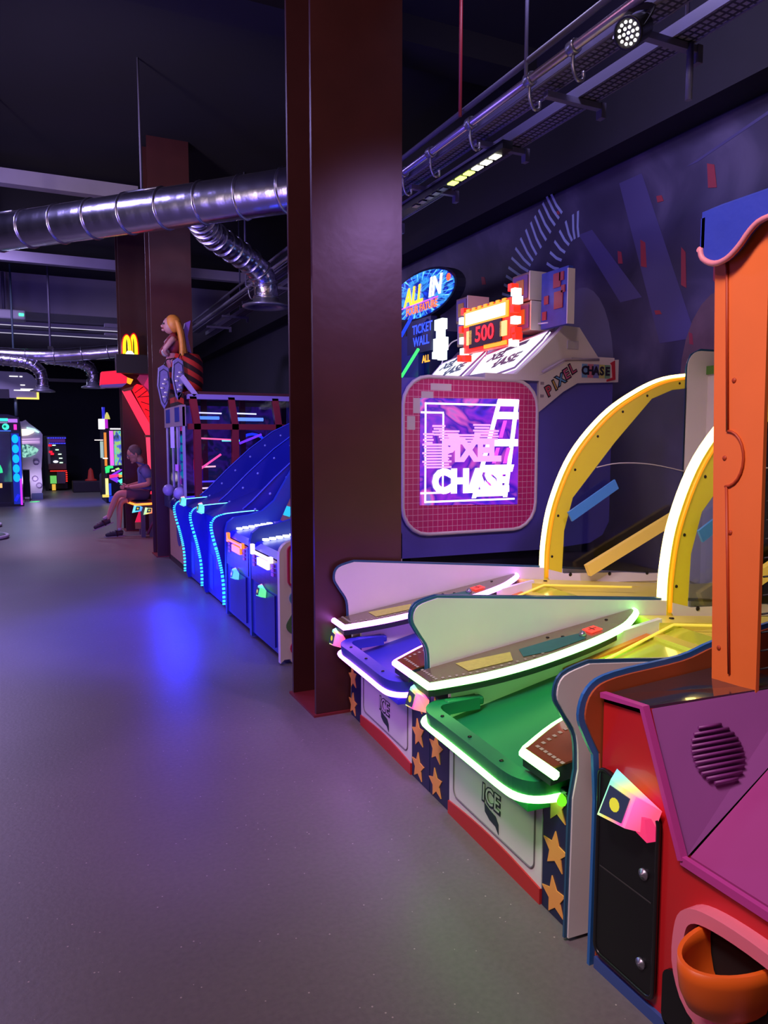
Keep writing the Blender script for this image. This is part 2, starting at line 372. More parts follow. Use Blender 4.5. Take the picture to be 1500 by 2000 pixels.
def striped_arm(cpts, w0, w1, n):
    P = smoothpath([(0, y, z) for y, z in cpts], 8); m = MB(); L = len(P)-1
    for i in range(n):
        t = (i+0.5)/n; j = t*L; k = min(int(j), L-1); p = P[k].lerp(P[k+1], j-k); tg = (P[k+1]-P[k]).normalized(); nn = Vector((0, -tg.z, tg.y))
        w = w0+(w1-w0)*t; h = 0.30*(len(P)*0+ (P[0]-P[-1]).length)/n
        a = [p-nn*w-tg*h*0.6, p-nn*w*0.2-tg*h*0.2, p+nn*w-tg*h*0.9, p+nn*w+tg*h*0.3, p-nn*w*0.2+tg*h, p-nn*w+tg*h*0.6]
        m.frustum([Vector((4.574, q.y, q.z)) for q in a], (-0.003, 0, 0))
    m.build('striped_arm', pale, mural, 'pale blue striped arm printed on the mural', kind='stuff')
striped_arm([(5.92,3.70),(6.15,3.52),(6.45,3.30),(6.62,3.0),(6.68,2.7),(6.72,2.4)], 0.16, 0.20, 21)
striped_arm([(5.58,3.40),(5.75,3.36),(5.92,3.18),(6.02,2.95),(6.06,2.8)], 0.12, 0.09, 11)
for i, (y, z, a, b_) in enumerate(((4.12,3.36,.06,.10),(4.62,3.34,.05,.03),(4.78,2.95,.05,.12),(4.35,2.75,.04,.16),(4.05,2.8,.03,.25),(5.05,2.98,.04,.06),(4.6,2.45,.05,.02),(4.25,2.2,.03,.05),(7.2,3.2,.06,.05),(5.9,3.58,.03,.02))):
    MB().frustum([(4.574,y-a,z-b_),(4.574,y+a*.3,z-b_*.8),(4.574,y+a*.6,z+b_),(4.574,y-a*.5,z+b_*.7)], (-0.003,0,0)).build('red_fleck', redp, mural)
for a0, a1, w in (((4.95,3.60),(4.38,2.2),.13),((5.5,3.3),(4.9,2.6),.09),((4.3,3.5),(3.2,3.72),.05)):
    MB().frustum([(4.574,a0[0]-w,a0[1]),(4.574,a0[0]+w,a0[1]),(4.574,a1[0]+w*1.4,a1[1]),(4.574,a1[0]-w*1.4,a1[1])], (-0.001,0,0)).build('light_beam', haze, mural)
MB().frustum([(4.574, 5.55+0.62*math.cos(t)*.75, 2.0+0.82*math.sin(t)) for t in [math.pi*k/16 for k in range(17)]], (-0.002,0,0)).build('dome', shade, mural)
MB().frustum([(4.574, 3.98+0.36*math.cos(t), 1.9+0.62*math.sin(t)) for t in [math.pi*k/12 for k in range(13)]], (-0.002,0,0)).build('rock', M('mural_rock', (104,78,84), 0.6, noise=0.4, nscale=7), mural)

# ------------------------------------------------------------------ steel columns
def column(y, label, top=5.0, dx=0.0):
    t = thing('steel_column', label, 'column', (1.49, y+.19, 0), group='maroon steel columns')
    bx('flange', maroon, t, 1.25+dx, 1.735+dx, y, y+.022, 0.012, top)
    bx('flange', maroon, t, 1.25+dx, 1.735+dx, y+.37, y+.392, 0.012, top)
    bx('web', maroon, t, 1.475+dx, 1.50+dx, y+.022, y+.37, 0.012, top)
    bx('base_plate', M('red_base_paint', (120,36,42), 0.5, noise=0.2), t, 1.235+dx, 1.745+dx, y-.012, y+.404, 0.0, 0.012)
    return t
column(3.505, 'nearest dark maroon steel column standing beside the pink ball lane')
column(9.40, 'dark maroon steel column behind the carved golden-haired figurehead', dx=.055)
column(12.42, 'furthest maroon steel column behind the seated man')

# ------------------------------------------------------------------ the pair of ball lanes (local frame: x into the machine, y along the row, z up)
LANE_A = -0.05
def wing_z(x): return 0.505 + 0.155*(x+0.05)
def ball_lane(k, label, neon, neon_glow, decks, pal):
    loc = Vector((1.335, 1.565, 0)) + Matrix.Rotation(LANE_A, 3, 'Z') @ Vector((0, 0.96*k, 0))
    t = thing('ball_lane', label, 'arcade game', loc, LANE_A, 'ball rolling lanes', local=True)
    green = M(decks[0], decks[1], 0.4, noise=0.08)
    starm = M('star_orange', (244,165,84), 0.45); edge = M('teal_edge_trim', (38,84,120), 0.35); yellow = M('yellow_lit_plastic', (226,214,92), 0.35)  # hump is white; the arcs' yellow light is put into its colour
    for y0, y1 in ((0.0,.020),(.940,.96)):
      fx = -.032 if (k == 0 and y0 == 0) else .002
      outline = [(fx,.012),(fx+.005,.42)] + [(p.x,p.z) for p in smoothpath([(-.012,0,.50),(-.02,0,.60),(-.062,0,.67),(-.086,0,.72),(-.066,0,.772),(.018,0,.797)],4)] + [(1.118,.70),(1.45,.665),(2.30,.575),(2.30,.012)]
      p = MB().prism(outline, 'y', y0, y1).build('side_panel', white, t)
      MB().tube([(a, (y0+y1)/2, c) for a, c in outline[2 if fx > 0 else 0:-2]], 0.01, flat=(0.020, 0.008)).build('edge_trim', edge, p)
    # cabinet
    bx('body', navy, t, 0.012, 2.3, .022, .938, 0.0, .33)
    fp = MB().prism([(.177,.05),(.788,.05),(.788,.345),(.177,.345)], 'x', -.004, .012).build('front_panel', white, t)
    MB().tube([(-.005, y, z) for y, z in rrect(.215,.75,.085,.345,.03)], 0.0035, n=5, closed=True).build('panel_groove', M('groove_grey', (120,112,120), 0.5), fp)
    MB().prism([(.177,0.0),(.788,0.0),(.788,.05)]+[(.788-.611*i/10, .05+.016*math.sin(math.pi*i/10)) for i in range(1,10)]+[(.177,.05)], 'x', -.010, .012).build('kick_strip', M('red_kick', (190,42,44), 0.4), t)
    # maker's mark on the front panel
    ink = M('logo_ink', (34,52,58), 0.5)
    cy, cz = .475, .185
    text('logo_letters', 'ICE', ink, fp, (-.006, cy+.004, cz+.010), 0.088, '-x', 0.0008, bold=0.005, sx=.95, shear=.05)
    text('logo_letters', 'ICE', M('logo_white', (222,216,220), 0.5), fp, (-.0085, cy, cz+.014), 0.084, '-x', 0.0008, sx=.95, shear=.05)
    MB().prism([(cy+.045,cz-.02),(cy+.01,cz-.03),(cy-.03,cz-.035),(cy-.048,cz-.055),(cy-.05,cz-.09),(cy-.03,cz-.07),(cy+.01,cz-.065),(cy+.04,cz-.05)], 'x', -.007, -.0055).build('logo_swoosh', ink, fp)
    # star pilasters
    for y0, y1, ys in ((.020 if k == 0 else .001,.175,.107),(.79,.959 if k == 0 else .94,.90 if k == 0 else .905)):
        pl = MB().box(-.004, .30, y0, y1, 0.0, .41, bev=.004).build('pilaster', navy, t)
        for j, z in enumerate((.352,.207,.065)):
            c = MB().prism(star_pts(ys if y0 > .5 else ys, z, .062, math.radians(78+12*((j+k)%2)), 0.47), 'x', -.0075, -.004, bev=0).build('star', starm, pl)
        if y0 < .5: MB().lathe([(0,0),(.009,0),(.008,.004),(0,.005)], (-.004, .055, .40), (-1,0,0), 10).build('screw', screwm, pl)
    # throwing deck with raised rim, inner walls, ramp
    MB().hexa([(-.085,.135,.33),(.93,.135,.33),(.93,.80,.33),(-.085,.80,.33),(-.085,.135,.352),(.93,.135,.583),(.93,.80,.583),(-.085,.80,.352)]).build('deck', green, t)
    rim = [(.10,.77,.43),(-.02,.77,.425),(-.075,.762,.42),(-.105,.71,.418),(-.105,.6,.418),(-.105,.35,.418),(-.105,.20,.418),(-.09,.14,.418),(-.05,.118,.418),(.03,.118,.418)]
    ro = MB().tube(smoothpath(rim,4), 0.02, flat=(0.055, 0.045)).build('deck_rim', green, t)
    for y in (.65,.45,.25): MB().lathe([(0,0),(.008,0),(.006,.004),(0,.005)], (-.105,y,.44), (0,0,1), 8).build('screw', screwm, ro)
    for y0, y1 in ((.125,.152),(.788,.812)):
        MB().prism([(-.0,.30),(.0,.50),(1.0,.66),(1.0,.30)], 'y', y0, y1).build('inner_wall', white, t)
    MB().box(-.035,.12,.745,.785,.42,.452,bev=.008).build('hand_rest', green, t)
    # neon under the rim
    pts = [(-.085,.80,.383),(-.120,.77,.381),(-.127,.72,.381)] + [(-.127,.72-.1*i,.381) for i in range(1,6)] + [(-.12,.145,.381),(-.085,.108,.381),(-.03,.092,.381),(.02,.090,.381)]
    MB().tube(smoothpath(pts,4), 0.0125, n=8).build('neon_rim', neon, t)
    MB().tube(smoothpath([(.0,.085,.381),(-.02,.062,.381)],4), 0.014, n=8).build('neon_end', neon_glow, t)
    # side shelves edged in neon
    left = [(.98,.94),(.965,.91),(.91,.865),(.80,.80),(.60,.748),(.34,.722),(.12,.738),(-.07,.79),(-.088,.80),(-.088,.96)]
    for side in (0, 1):
        o2 = [(a, b_) if side == 0 else (a, .96-b_+(.03 if .0 < a < .9 else 0)) for a, b_ in left]
        cl = smoothpath([(a,b_,wing_z(a)) for a, b_ in o2[:8]],5)+[Vector((a,b_,wing_z(a))) for a, b_ in o2[8:]]
        wall = .939 if side == 0 else .021
        poly = [Vector((p.x, min(p.y,.939) if side == 0 else max(p.y,.021), p.z)) for p in cl]+[Vector((-.02, wall, wing_z(-.02))), Vector((.9, wall, wing_z(.9)))]
        top = MB().frustum([p+Vector((0,0,.012)) for p in poly], (0,0,-.006)).build('side_shelf', M('smoked_shelf_%d' % side, pal[side], 0.18, noise=0.15, coat=0.5), t)
        MB().frustum([p+Vector((0,0,.005)) for p in poly], (0,0,-.045)).build('shelf_underside', M('shelf_under', (26,34,38), 0.5), t)
        MB().tube(cl, 0.0145, n=8).build('neon_edge', neon, t)
        def onwing(x, y, dz=.0135): return Vector((x, y, wing_z(x)+dz))
        sgn = 1 if side == 0 else -1; yy = (lambda v: v) if side == 0 else (lambda v: .96-v)
        MB().frustum([onwing(x, yy(y)) for x, y in ((.08,.905),(.08,.80),(.26,.775),(.30,.86))], (0,0,.001)).build('instruction_sticker', M('sticker_yellow', (196,196,92), 0.5, noise=0.25, nscale=60), top)
        MB().frustum([onwing(x, yy(y)) for x, y in ((.34,.86),(.31,.78),(.42,.755),(.60,.775),(.62,.84),(.5,.86))], (0,0,.001)).build('teal_print', M('print_teal', (40,110,104), 0.5, noise=0.2, nscale=20), top)
        ctr = [(-.05,.93),(-.05,.81),(.1,.762),(.3,.745),(.55,.768)]
        for i in range(24):
            u = i/24; j = u*(len(ctr)-1); q = int(j); f = j-q; x = ctr[q][0]*(1-f)+ctr[q+1][0]*f; y = ctr[q][1]*(1-f)+ctr[q+1][1]*f
            MB().frustum([onwing(x-.004, yy(y)), onwing(x+.006, yy(y)), onwing(x+.006, yy(y+.014)), onwing(x-.004, yy(y+.014))], (0,0,.0006)).build('border_dash', M('dash_pale', (170,165,140), 0.5), top)
        if side == 0:
            d = MB().frustum([onwing(.645,.86,.016), onwing(.645,.80,.016), onwing(.705,.805,.016), onwing(.705,.865,.016)], (0,0,.004)).build('counter_display', glow('led_red', (255,58,48), 1.6), top)
            MB().frustum([onwing(.671,.853,.0215), onwing(.671,.815,.0215), onwing(.676,.815,.0215), onwing(.676,.853,.0215)], (0,0,.001)).build('digit', black, d)
            MB().frustum([onwing(.655,.834,.0215), onwing(.655,.83,.0215), onwing(.695,.832,.0215), onwing(.695,.837,.0215)], (0,0,.001)).build('digit', black, d)
            MB().ball(onwing(.61,.81,.018), .016, n=10).build('steel_button', steel, top)
            for x, y in ((.80,.90),(.5,.895),(.55,.86)): MB().lathe([(0,0),(.008,0),(.006,.004),(0,.004)], onwing(x,y,.012), (0,0,1), 8).build('screw', screwm, top)
    # hump coloured by the arcs' yellow light, acrylic ramp, gutter rails
    MB().hexa([(.93,.155,.35),(2.3,.155,.35),(2.3,.785,.35),(.93,.785,.35),(.93,.155,.600),(2.3,.155,.555),(2.3,.785,.555),(.93,.785,.600)]).build('hump', yellow, t)
    for y0, y1 in ((.022,.155),(.785,.938)):
        MB().hexa([(.985,y0,.35),(2.3,y0,.35),(2.3,y1,.35),(.985,y1,.35),(.985,y0,.645),(2.3,y0,.52),(2.3,y1,.52),(.985,y1,.645)]).build('hump_shoulder', yellow, t)
    MB().hexa([(.60,.155,.45),(1.10,.155,.45),(1.10,.785,.45),(.60,.785,.45),(.60,.155,.525),(1.10,.155,.615),(1.10,.785,.615),(.60,.785,.525)]).build('lime_ramp', M('lime_acrylic', (196,204,64), 0.2, coat=.5), t)
    MB().tube([(.62,.70,.54),(1.06,.785,.63),(1.5,.60,.62)], .006, n=6).build('ramp_edge', M('yellow_edge_lit', (240,220,90), 0.3, emit=(255,225,80), es=0.5), t)
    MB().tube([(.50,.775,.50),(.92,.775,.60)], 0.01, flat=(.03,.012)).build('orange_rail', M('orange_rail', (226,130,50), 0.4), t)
    for y in (.86,.60): MB().lathe([(0,0),(.012,0),(.01,.004),(0,.005)], (1.12,y,.635 if y > .8 else .595), (0,0,1), 8).build('screw', screwm, t)
    # cage: arched yellow side plates with a lit edge, clear panes, white sill
    arc = [(p.x-.02, p.z) for p in smoothpath([(1.185,0,.62),(1.190,0,.834),(1.237,0,1.068),(1.363,0,1.33),(1.572,0,1.551),(1.79,0,1.689),(2.02,0,1.78),(2.30,0,1.815)],5)]
    inner = [(2.30,1.745),(2.05,1.72),(1.90,1.665),(1.64,1.41),(1.35,1.09),(1.295,.90),(1.285,.60),(1.18,.60)]
    lit = glow('arc_yellow', (255,226,130), 6.5)
    for y in (.012, .948):
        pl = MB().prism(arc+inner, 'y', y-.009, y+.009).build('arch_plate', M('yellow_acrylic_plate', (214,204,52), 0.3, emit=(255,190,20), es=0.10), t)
        MB().tube([(a-.006, y, c) for a, c in arc], .01, flat=(.034,.014)).build('arch_light', lit, pl)
        MB().tube([(a+.018, y-.011, c-.008) for a, c in arc[1:-3]], .009, n=5).build('arch_glow', M('amber_glow', (230,140,20), 0.4, emit=(255,150,10), es=0.8), pl)  # amber glow beside the arch light, made as an emissive strip
        for i in (4, 9, 14, 18, 22, 26, 31):
            a, c = arc[i]; MB().lathe([(0,0),(.008,0),(.007,.003),(0,.004)], (a+.05, y-.009, c-.03), (0,-1,0), 8).build('screw', screwm, pl)
        yp = .024 if y < .5 else .936
        MB().prism([(1.29,.60),(1.295,.90),(1.35,1.09),(1.64,1.41),(1.90,1.665),(2.05,1.72),(2.19,1.74),(2.19,.58)], 'y', yp-.003, yp+.003).build('cage_pane', glass('clear_pane'), t)
        sill = MB().prism([(1.19,.685),(1.19,.635)]+[(1.22+.03*i, .600-.012*math.sin(i)) for i in range(1)]+[(2.2,.555),(2.2,.605),(1.9,.615),(1.75,.632),(1.30,.655)], 'y', yp-.005, yp+.005).build('pane_sill', white, t)
        for x in (1.34, 1.62, 1.9): MB().lathe([(0,0),(.012,0),(.01,.003),(0,.004)], (x, yp-.005, .648-.05*(x-1.3)), (0,-1,0), 8).build('screw', screwm, sill)
        MB().tube([(p.x, yp-.012, p.z) for p in smoothpath([(1.50,0,1.262),(1.66,0,1.285),(1.9,0,1.275),(2.18,0,1.225)],4)], .0035, n=5).build('pane_reflection', M('reflection_pale', (190,185,180), 0.3), t)  # pale line reflected in the pane, modelled as a thin tube
    MB().tube([(1.42,.88,.672),(2.12,.88,.99)], .02, flat=(.03,.07)).build('yellow_reflection_bar', M('yellow_reflection', (232,206,96), 0.35, emit=(255,200,70), es=0.12), t)  # yellow reflection in the pane, built as a faintly glowing bar
    MB().tube([(1.30,.895,.985),(1.62,.895,1.165)], .02, flat=(.012,.06)).build('blue_reflection', M('blue_reflection', (70,140,205), 0.35), t)  # blue reflection in the pane, built as a solid bar
    # head unit
    for y0, y1 in ((.012,.03),(.93,.948)):
        hp = MB().prism([(2.16,.58),(2.16,1.86)]+[(2.16+.10*(1-math.cos(a)), 1.86+.10*math.sin(a)) for a in [math.pi*k_/12 for k_ in range(1,7)]]+[(2.8,1.96),(2.8,.3)], 'y', y0, y1).build('head_side', white, t)
        MB().tube([(2.16,(y0+y1)/2,.6),(2.16,(y0+y1)/2,1.86),(2.19,(y0+y1)/2,1.93),(2.26,(y0+y1)/2,1.962),(2.8,(y0+y1)/2,1.962)], .008, flat=(.022,.008)).build('edge_trim', edge, hp)
    bx('backboard', white, t, 2.32, 2.75, .03, .93, .3, 1.84)
    bx('green_band', M('band_green', (88,140,60), 0.4), t, 2.305, 2.33, .03, .93, 1.82, 1.87)
    hb = MB().box(2.34, 2.75, .20, .72, 1.87, 2.32, bev=.01).build('score_box', M('score_red', (120,24,36), 0.4, noise=0.2), t)
    for k_ in range(4): bx('score_light', glow('score_white', (255,245,235), 2.5), hb, 2.334, 2.34, .30+.085*k_, .365+.085*k_, 1.92, 1.955)
    for j, (yc, c) in enumerate(((.62,(60,110,230)),(.46,(220,190,60)),(.30,(60,110,230)))):
        bx('topper_block', M('topper_%d' % j, c, 0.4, emit=c, es=0.25), hb, 2.34, 2.5, yc-.075, yc+.075, 2.32, 2.42, bev=.01)
    card_reader(t, (-.075, .905, .41), .082, (0,-1,0), 0, (((60,220,255),(255,90,200)),((60,240,160),(255,120,220)))[k])
    return t
neon_g = glow('neon_green', (132,255,120), 9.0); neon_p = glow('neon_violet', (208,118,255), 9.0)
ball_lane(0, 'near ball lane glowing green along its rim, with a green deck and orange stars', neon_g, glow('neon_green_end', (120,255,40), 1.2), ('deck_green', (20,112,74)), ((112,98,70),(120,62,34)))
ball_lane(1, 'second ball lane glowing violet along its rim, with a blue deck beside the nearest column', neon_p, glow('neon_pink_end', (255,60,190), 1.5), ('deck_blue', (46,52,170)), ((108,78,100),(130,34,62)))
# ------------------------------------------------------------------ basketball machine at the right edge
def mir(y): return 1.72 - y
red = M('red_laminate', (196,34,40), 0.32, noise=0.06, coat=0.3); purple = M('purple_laminate', (152,84,156), 0.4, noise=0.06)
purple2 = M('purple_edge', (186,64,150), 0.4); orange = M('orange_padding', (236,116,50), 0.5, noise=0.06); pink = M('pink_plastic', (236,128,150), 0.35)
bluetrim = M('blue_trim', (44,104,176), 0.35); brownred = M('rust_laminate', (176,84,46), 0.4, noise=0.08)
t = thing('basketball_machine', 'red and purple basketball machine with an orange post at the right edge', 'arcade game', (1.31, .86, 0))
out = [(1.312,.0),(1.316,.462)] + [(p.x,p.z) for p in smoothpath([(1.306,0,.591),(1.273,0,.652),(1.255,0,.703),(1.278,0,.761),(1.354,0,.788),(1.591,0,.803),(1.72,0,.83),(1.95,0,.86)],4)] + [(3.3,.86),(3.3,0)]
for y0, y1 in ((1.462,1.484),(.236,.258)):
    p = MB().prism(out, 'y', y0, y1).build('side_panel', brownred, t)
    MB().tube([(a-.003, (y0+y1)/2, c) for a, c in out[:-2]], .01, flat=(.030,.010)).build('edge_trim', bluetrim, p)
front = [(1.457,.03),(1.457,.746),(1.31,.76),(1.181,.447),(.539,.447),(.41,.76),(.263,.746),(.263,.03)]
MB().prism(front, 'x', 1.31, 1.335).build('front_panel', red, t)
for sg in (0, 1):
    m = (lambda y: y) if sg == 0 else mir
    MB().frustum([(1.312,m(1.312),.758),(1.312,m(1.181),.447),(1.588,m(1.187),.611),(1.75,m(1.19),.71),(1.75,m(1.235),.784)], (0, .03 if sg == 0 else -.03, 0)).build('inner_cheek', purple, t)
    MB().tube([(1.306,m(1.457),.752),(1.306,m(1.313),.766),(1.306,m(1.180),.449)], .01, flat=(.02,.014)).build('cheek_edge', purple2, t)
    MB().frustum([(1.31,m(1.457),.752),(1.31,m(1.314),.766),(1.75,m(1.235),.786),(1.75,m(1.457),.776)], (0,0,-.02)).build('pillar_top', M('dark_art_panel', (52,46,52), 0.12, noise=0.5, nscale=6, coat=0.8), t)
    cen = Vector((1.465,m(1.232),.654)); du = Vector((.16,-.024 if sg == 0 else .024,.006)).normalized(); dv = Vector((0,.05 if sg == 0 else -.05,.107)).normalized(); nn = du.cross(dv)
    if nn.y*(1 if sg == 0 else -1) > 0: nn = -nn
    g = MB()
    for i in range(-5, 6):
        L = math.sqrt(max(0, .072**2-(i*.0128)**2))
        if L > .01: g.tube([cen+dv*i*.0128-du*L+nn*.002, cen+dv*i*.0128+du*L+nn*.002], .0038, n=5)
    g.build('speaker_grille', M('grille_purple', (128,56,130), 0.45), t, kind='stuff')
deck = MB().hexa([(1.325,.545,.40),(1.325,1.175,.40),(1.75,1.19,.66),(1.75,.53,.66),(1.325,.545,.455),(1.325,1.175,.455),(1.75,1.19,.708),(1.75,.53,.708)]).build('ball_deck', M('magenta_deck', (158,60,132), 0.38, noise=0.05), t)
MB().tube([(1.306,1.181,.449),(1.306,.539,.449)], .01, flat=(.014,.02)).build('deck_edge', purple2, t)
MB().frustum([(1.45,.98,.5335),(1.45,.88,.5335),(1.52,.90,.575),(1.53,.97,.581)], (0,0,.003)).build('yellow_print', M('print_yellow', (214,196,40), 0.5), deck)
bx('rear_body', M('dark_body', (40,20,30), 0.5, noise=0.1), t, 1.75, 3.2, .26, 1.46, 0.0, .70)
bx('toe_kick', M('blue_kick', (58,84,150), 0.4), t, 1.300, 1.325, .262, 1.458, 0.0, .032)
# service door and card reader
dpts = rrect(1.247,1.452,.055,.565,.025)
dpts = [(y, z - (.045*(1.452-y)/.205 if z > .3 else 0)+ (.0)) for y, z in dpts]
door = MB().prism(dpts, 'x', 1.296, 1.312, bev=.004).build('service_door', black, t)
MB().tube([(1.297, y, z) for y, z in dpts], .006, n=6, closed=True).build('door_rim', M('rim_black', (26,26,28), 0.3), door)
for z in (.36,.13): MB().lathe([(0,0),(.014,0),(.014,.006),(.005,.008),(.004,.012),(0,.012)], (1.296,1.285,z), (-1,0,0), 14).build('door_lock', steel, door)
bx('door_seam', M('seam_grey', (60,58,60), 0.4), door, 1.2945, 1.2965, 1.26, 1.44, .298, .301)
rd = card_reader(t, (1.296, 1.347, .505), .105, (0,-1,0), -.30, ((60,200,255),(255,90,190)))
MB().hexa([(1.27,1.29,.47),(1.27,1.255,.46),(1.297,1.25,.46),(1.297,1.29,.47),(1.268,1.29,.52),(1.268,1.262,.515),(1.297,1.255,.515),(1.297,1.29,.52)]).build('pink_tab', glow('reader_pink', (255,60,120), .8), rd)
# lower black panel with a printed letter, ball outlet
lower = MB().prism(rrect(.50,1.222,.02,.17,.03), 'x', 1.300, 1.312).build('lower_panel', black, t)
text('printed_letter', 'S', M('letter_tan', (214,150,112), 0.5), lower, (1.2985,1.10,.06), .14, '-x', .001, bold=.006, sx=.9)
oc, rr = .965, .19
ring_o = [(oc+.172*math.cos(a), .265+.15*math.sin(a)*(1 if math.sin(a) > 0 else .95)) for a in [2*math.pi*i/28 for i in range(28)]]
ring_c = [(p.y, p.z) for p in smoothpath([(0,oc-.18,.18),(0,oc-.188,.30),(0,oc-.14,.36),(0,oc-.02,.378),(0,oc+.10,.374),(0,oc+.165,.352),(0,oc+.188,.30),(0,oc+.185,.20),(0,oc+.12,.13),(0,oc-.1,.13)],4,True)]
rg = MB().tube([(1.297,y,z) for y,z in ring_c], .01, closed=True, flat=(.05,.03)).build('outlet_ring', pink, t)
for y, z in ((oc+.172,.345),(oc-.16,.345),(oc-.15,.15)): MB().lathe([(0,0),(.008,0),(.006,.003),(0,.003)], (1.281,y,z), (-1,0,0), 8).build('screw', screwm, rg)
MB().prism(ring_c, 'x', 1.3075, 1.309).build('outlet_hole', M('hole_black', (8,6,8), 0.8), rg)
cup = MB(); N = 22; prof = [(1.0,.345,1),(1.0,.315,1),(.96,.275,1),(.85,.240,1),(.60,.212,1),(.12,.200,1)]
def cp(r_, z, i, inner=0):
    a = math.pi*i/N; ry = max(.004, .082*r_-inner); rx = max(.004, .155*r_-inner); return (1.305-rx*math.sin(a), 1.022+ry*math.cos(a), z+(inner*.7 if z < .3 else 0))
for inner in (0, .009):
    ringsv = [[cup.bm.verts.new(cp(r_, z, i, inner)) for i in range(N+1)] for q, (r_, z, _) in enumerate(prof)]
    for A_, B_ in zip(ringsv, ringsv[1:]):
        for i in range(N):
            f = cup.bm.faces.new((A_[i], A_[i+1], B_[i+1], B_[i])); f.smooth = True
    if inner == 0: top0 = ringsv[0]
    else:
        for i in range(N): cup.bm.faces.new((top0[i], top0[i+1], ringsv[0][i+1], ringsv[0][i]))
cup.build('ball_cup', M('orange_cup', (232,104,30), 0.38), t)
# padded posts, canopy, net
for sg in (0, 1):
    m = (lambda y: y) if sg == 0 else mir
    post = MB().hexa([(1.62,m(1.391),.772),(1.62,m(1.256),.772),(1.632,m(1.256),.772),(1.632,m(1.391),.772),(1.62,m(1.440),2.0),(1.62,m(1.278),2.0),(1.632,m(1.278),2.0),(1.632,m(1.440),2.0)]).build('padded_post', orange, t)
    groove = M('orange_seam', (176,62,20), 0.5)
    MB().tube([(1.618,m(1.40),1.95),(1.618,m(1.372),1.43)], .004, n=5).build('post_seam', groove, post)
    MB().tube([(1.618,m(1.368),1.29),(1.618,m(1.335),.80)], .004, n=5).build('post_seam', groove, post)
    MB().tube([(1.618,m(1.372-.052*math.sin(a)),1.36+.072*math.cos(a)) for a in [math.pi*i/12 for i in range(13)]], .004, n=5).build('post_seam', groove, post)
    for y, z in ((1.379,1.362),(1.352,1.17),(1.36,1.56),(1.372,.86)): MB().lathe([(0,0),(.007,0),(.006,.002),(0,.002)], (1.62,m(y),z), (-1,0,0), 8).build('screw', groove, post)
    net = MB()
    for i in range(27): net.tube([(1.636,m(1.262),.83+.0475*i),(3.1,m(1.262),.83+.0475*i)], .0026, n=4)
    for i in range(28): net.tube([(1.69+.05*i,m(1.262),.80),(1.69+.05*i,m(1.262),2.05)], .0010, n=4)
    net.build('side_net', M('net_black', (24,22,26), 0.6), t, kind='stuff')
    for x in (3.1,): bx('rear_post', orange, t, x, x+.08, m(1.28)-.03, m(1.28)+.03, .7, 2.0)
bx('cross_beam', orange, t, 1.635, 1.70, .33, 1.40, 1.85, 1.97)
sc = [(1.455,1.99),(1.455,1.905),(1.446,1.878),(1.41,1.858),(1.37,1.862),(1.335,1.885),(1.305,1.915),(1.27,1.932),(1.20,1.93),(1.14,1.90),(1.07,1.862),(1.0,1.86),(.93,1.90),(.86,1.93)]
sc = sc + [(mir(y), z) for y, z in sc[::-1][1:]]
lowr = [(p.y, p.z) for p in smoothpath([(0,y,z) for y, z in sc[1:-1]],3)]
cz = M('blue_canvas', (38,58,176), 0.65, noise=0.12, nscale=14, bump=0.3)
cn = MB().prism([(1.455,1.985)]+lowr+[(.265,1.985)], 'x', 1.590, 1.606).build('canopy', cz, t)
MB().frustum([(1.590,1.455,1.985),(1.590,.265,1.985),(1.66,.265,2.015),(2.05,.265,2.03),(2.05,1.455,2.03),(1.66,1.455,2.015)], (0,0,.012)).build('canopy_top', cz, cn)
MB().prism([(1.590,1.982),(1.66,2.013),(2.05,2.028),(2.05,1.90),(1.80,1.875),(1.59,1.905)], 'y', 1.445, 1.458).build('canopy_side', cz, cn)
MB().tube([(1.588,y,z) for y, z in lowr], .0075, n=8).build('piping', M('pink_piping', (226,138,150), 0.5), cn)
MB().tube([(1.588,1.460,1.905),(1.66,1.462,1.885),(1.80,1.462,1.872),(2.05,1.462,1.895)], .0075, n=8).build('piping', M('pink_piping'), cn)

# ------------------------------------------------------------------ pixel-style two-seat game behind the column (world frame)
pcside = M('violet_side_laminate', (92,84,178), 0.45, noise=0.06); cream = M('cream_laminate', (222,206,204), 0.4, noise=0.05)
pcblue = M('console_blue', (34,44,150), 0.35, noise=0.08); brick = M('brick_purple_print', (86,40,96), 0.45)
t = thing('pixel_game', 'two-seat arcade game with a magenta framed side screen and white lit marquees', 'arcade game', (2.7, 5.2, 0))
for y0, y1 in ((4.43,4.47),(5.92,5.96)):
    p = MB().prism([(1.78,.63),(1.95,1.2),(2.15,1.83),(3.28,1.87),(3.98,1.86),(3.98,.80),(3.92,.70),(3.80,.645),(3.4,.62)], 'y', y0, y1).build('side_body', pcside, t)
bx('rear_body', M('void_navy', (20,18,46), 0.6), t, 2.3, 3.9, 4.50, 5.90, 0.0, 1.80)
# screen in the side
yb = 4.43
fr = rrect(2.196,3.272,.785,1.842,.19)
f = MB().prism(fr, 'y', yb-.018, yb).build('screen_frame', gridmat('magenta_grid', (214,48,118), (240,170,196), 26, 24, width=0.08), t)
MB().tube([(x, yb-.016, z) for x, z in fr], .014, n=6, closed=True).build('frame_edge', cream, f)
for x0, x1, z0, z1 in ((2.40,2.56,1.755,1.80),(2.33,2.42,1.70,1.745),(2.27,2.35,1.60,1.70),(2.225,2.285,1.49,1.58)):
    bx('pixel_block', cream, f, x0, x1, yb-.0195, yb-.0175, z0, z1)
scr = MB().prism([(2.322,.985),(3.112,.965),(3.112,1.712),(2.322,1.70)], 'y', yb-.022, yb-.018).build('side_screen', screen('screen_violet', ((30,10,150),(80,30,220),(150,40,220),(60,20,190),(230,90,210),(40,120,220)), 2.2, 1.0, (1,1,1.4), 1.6), t)
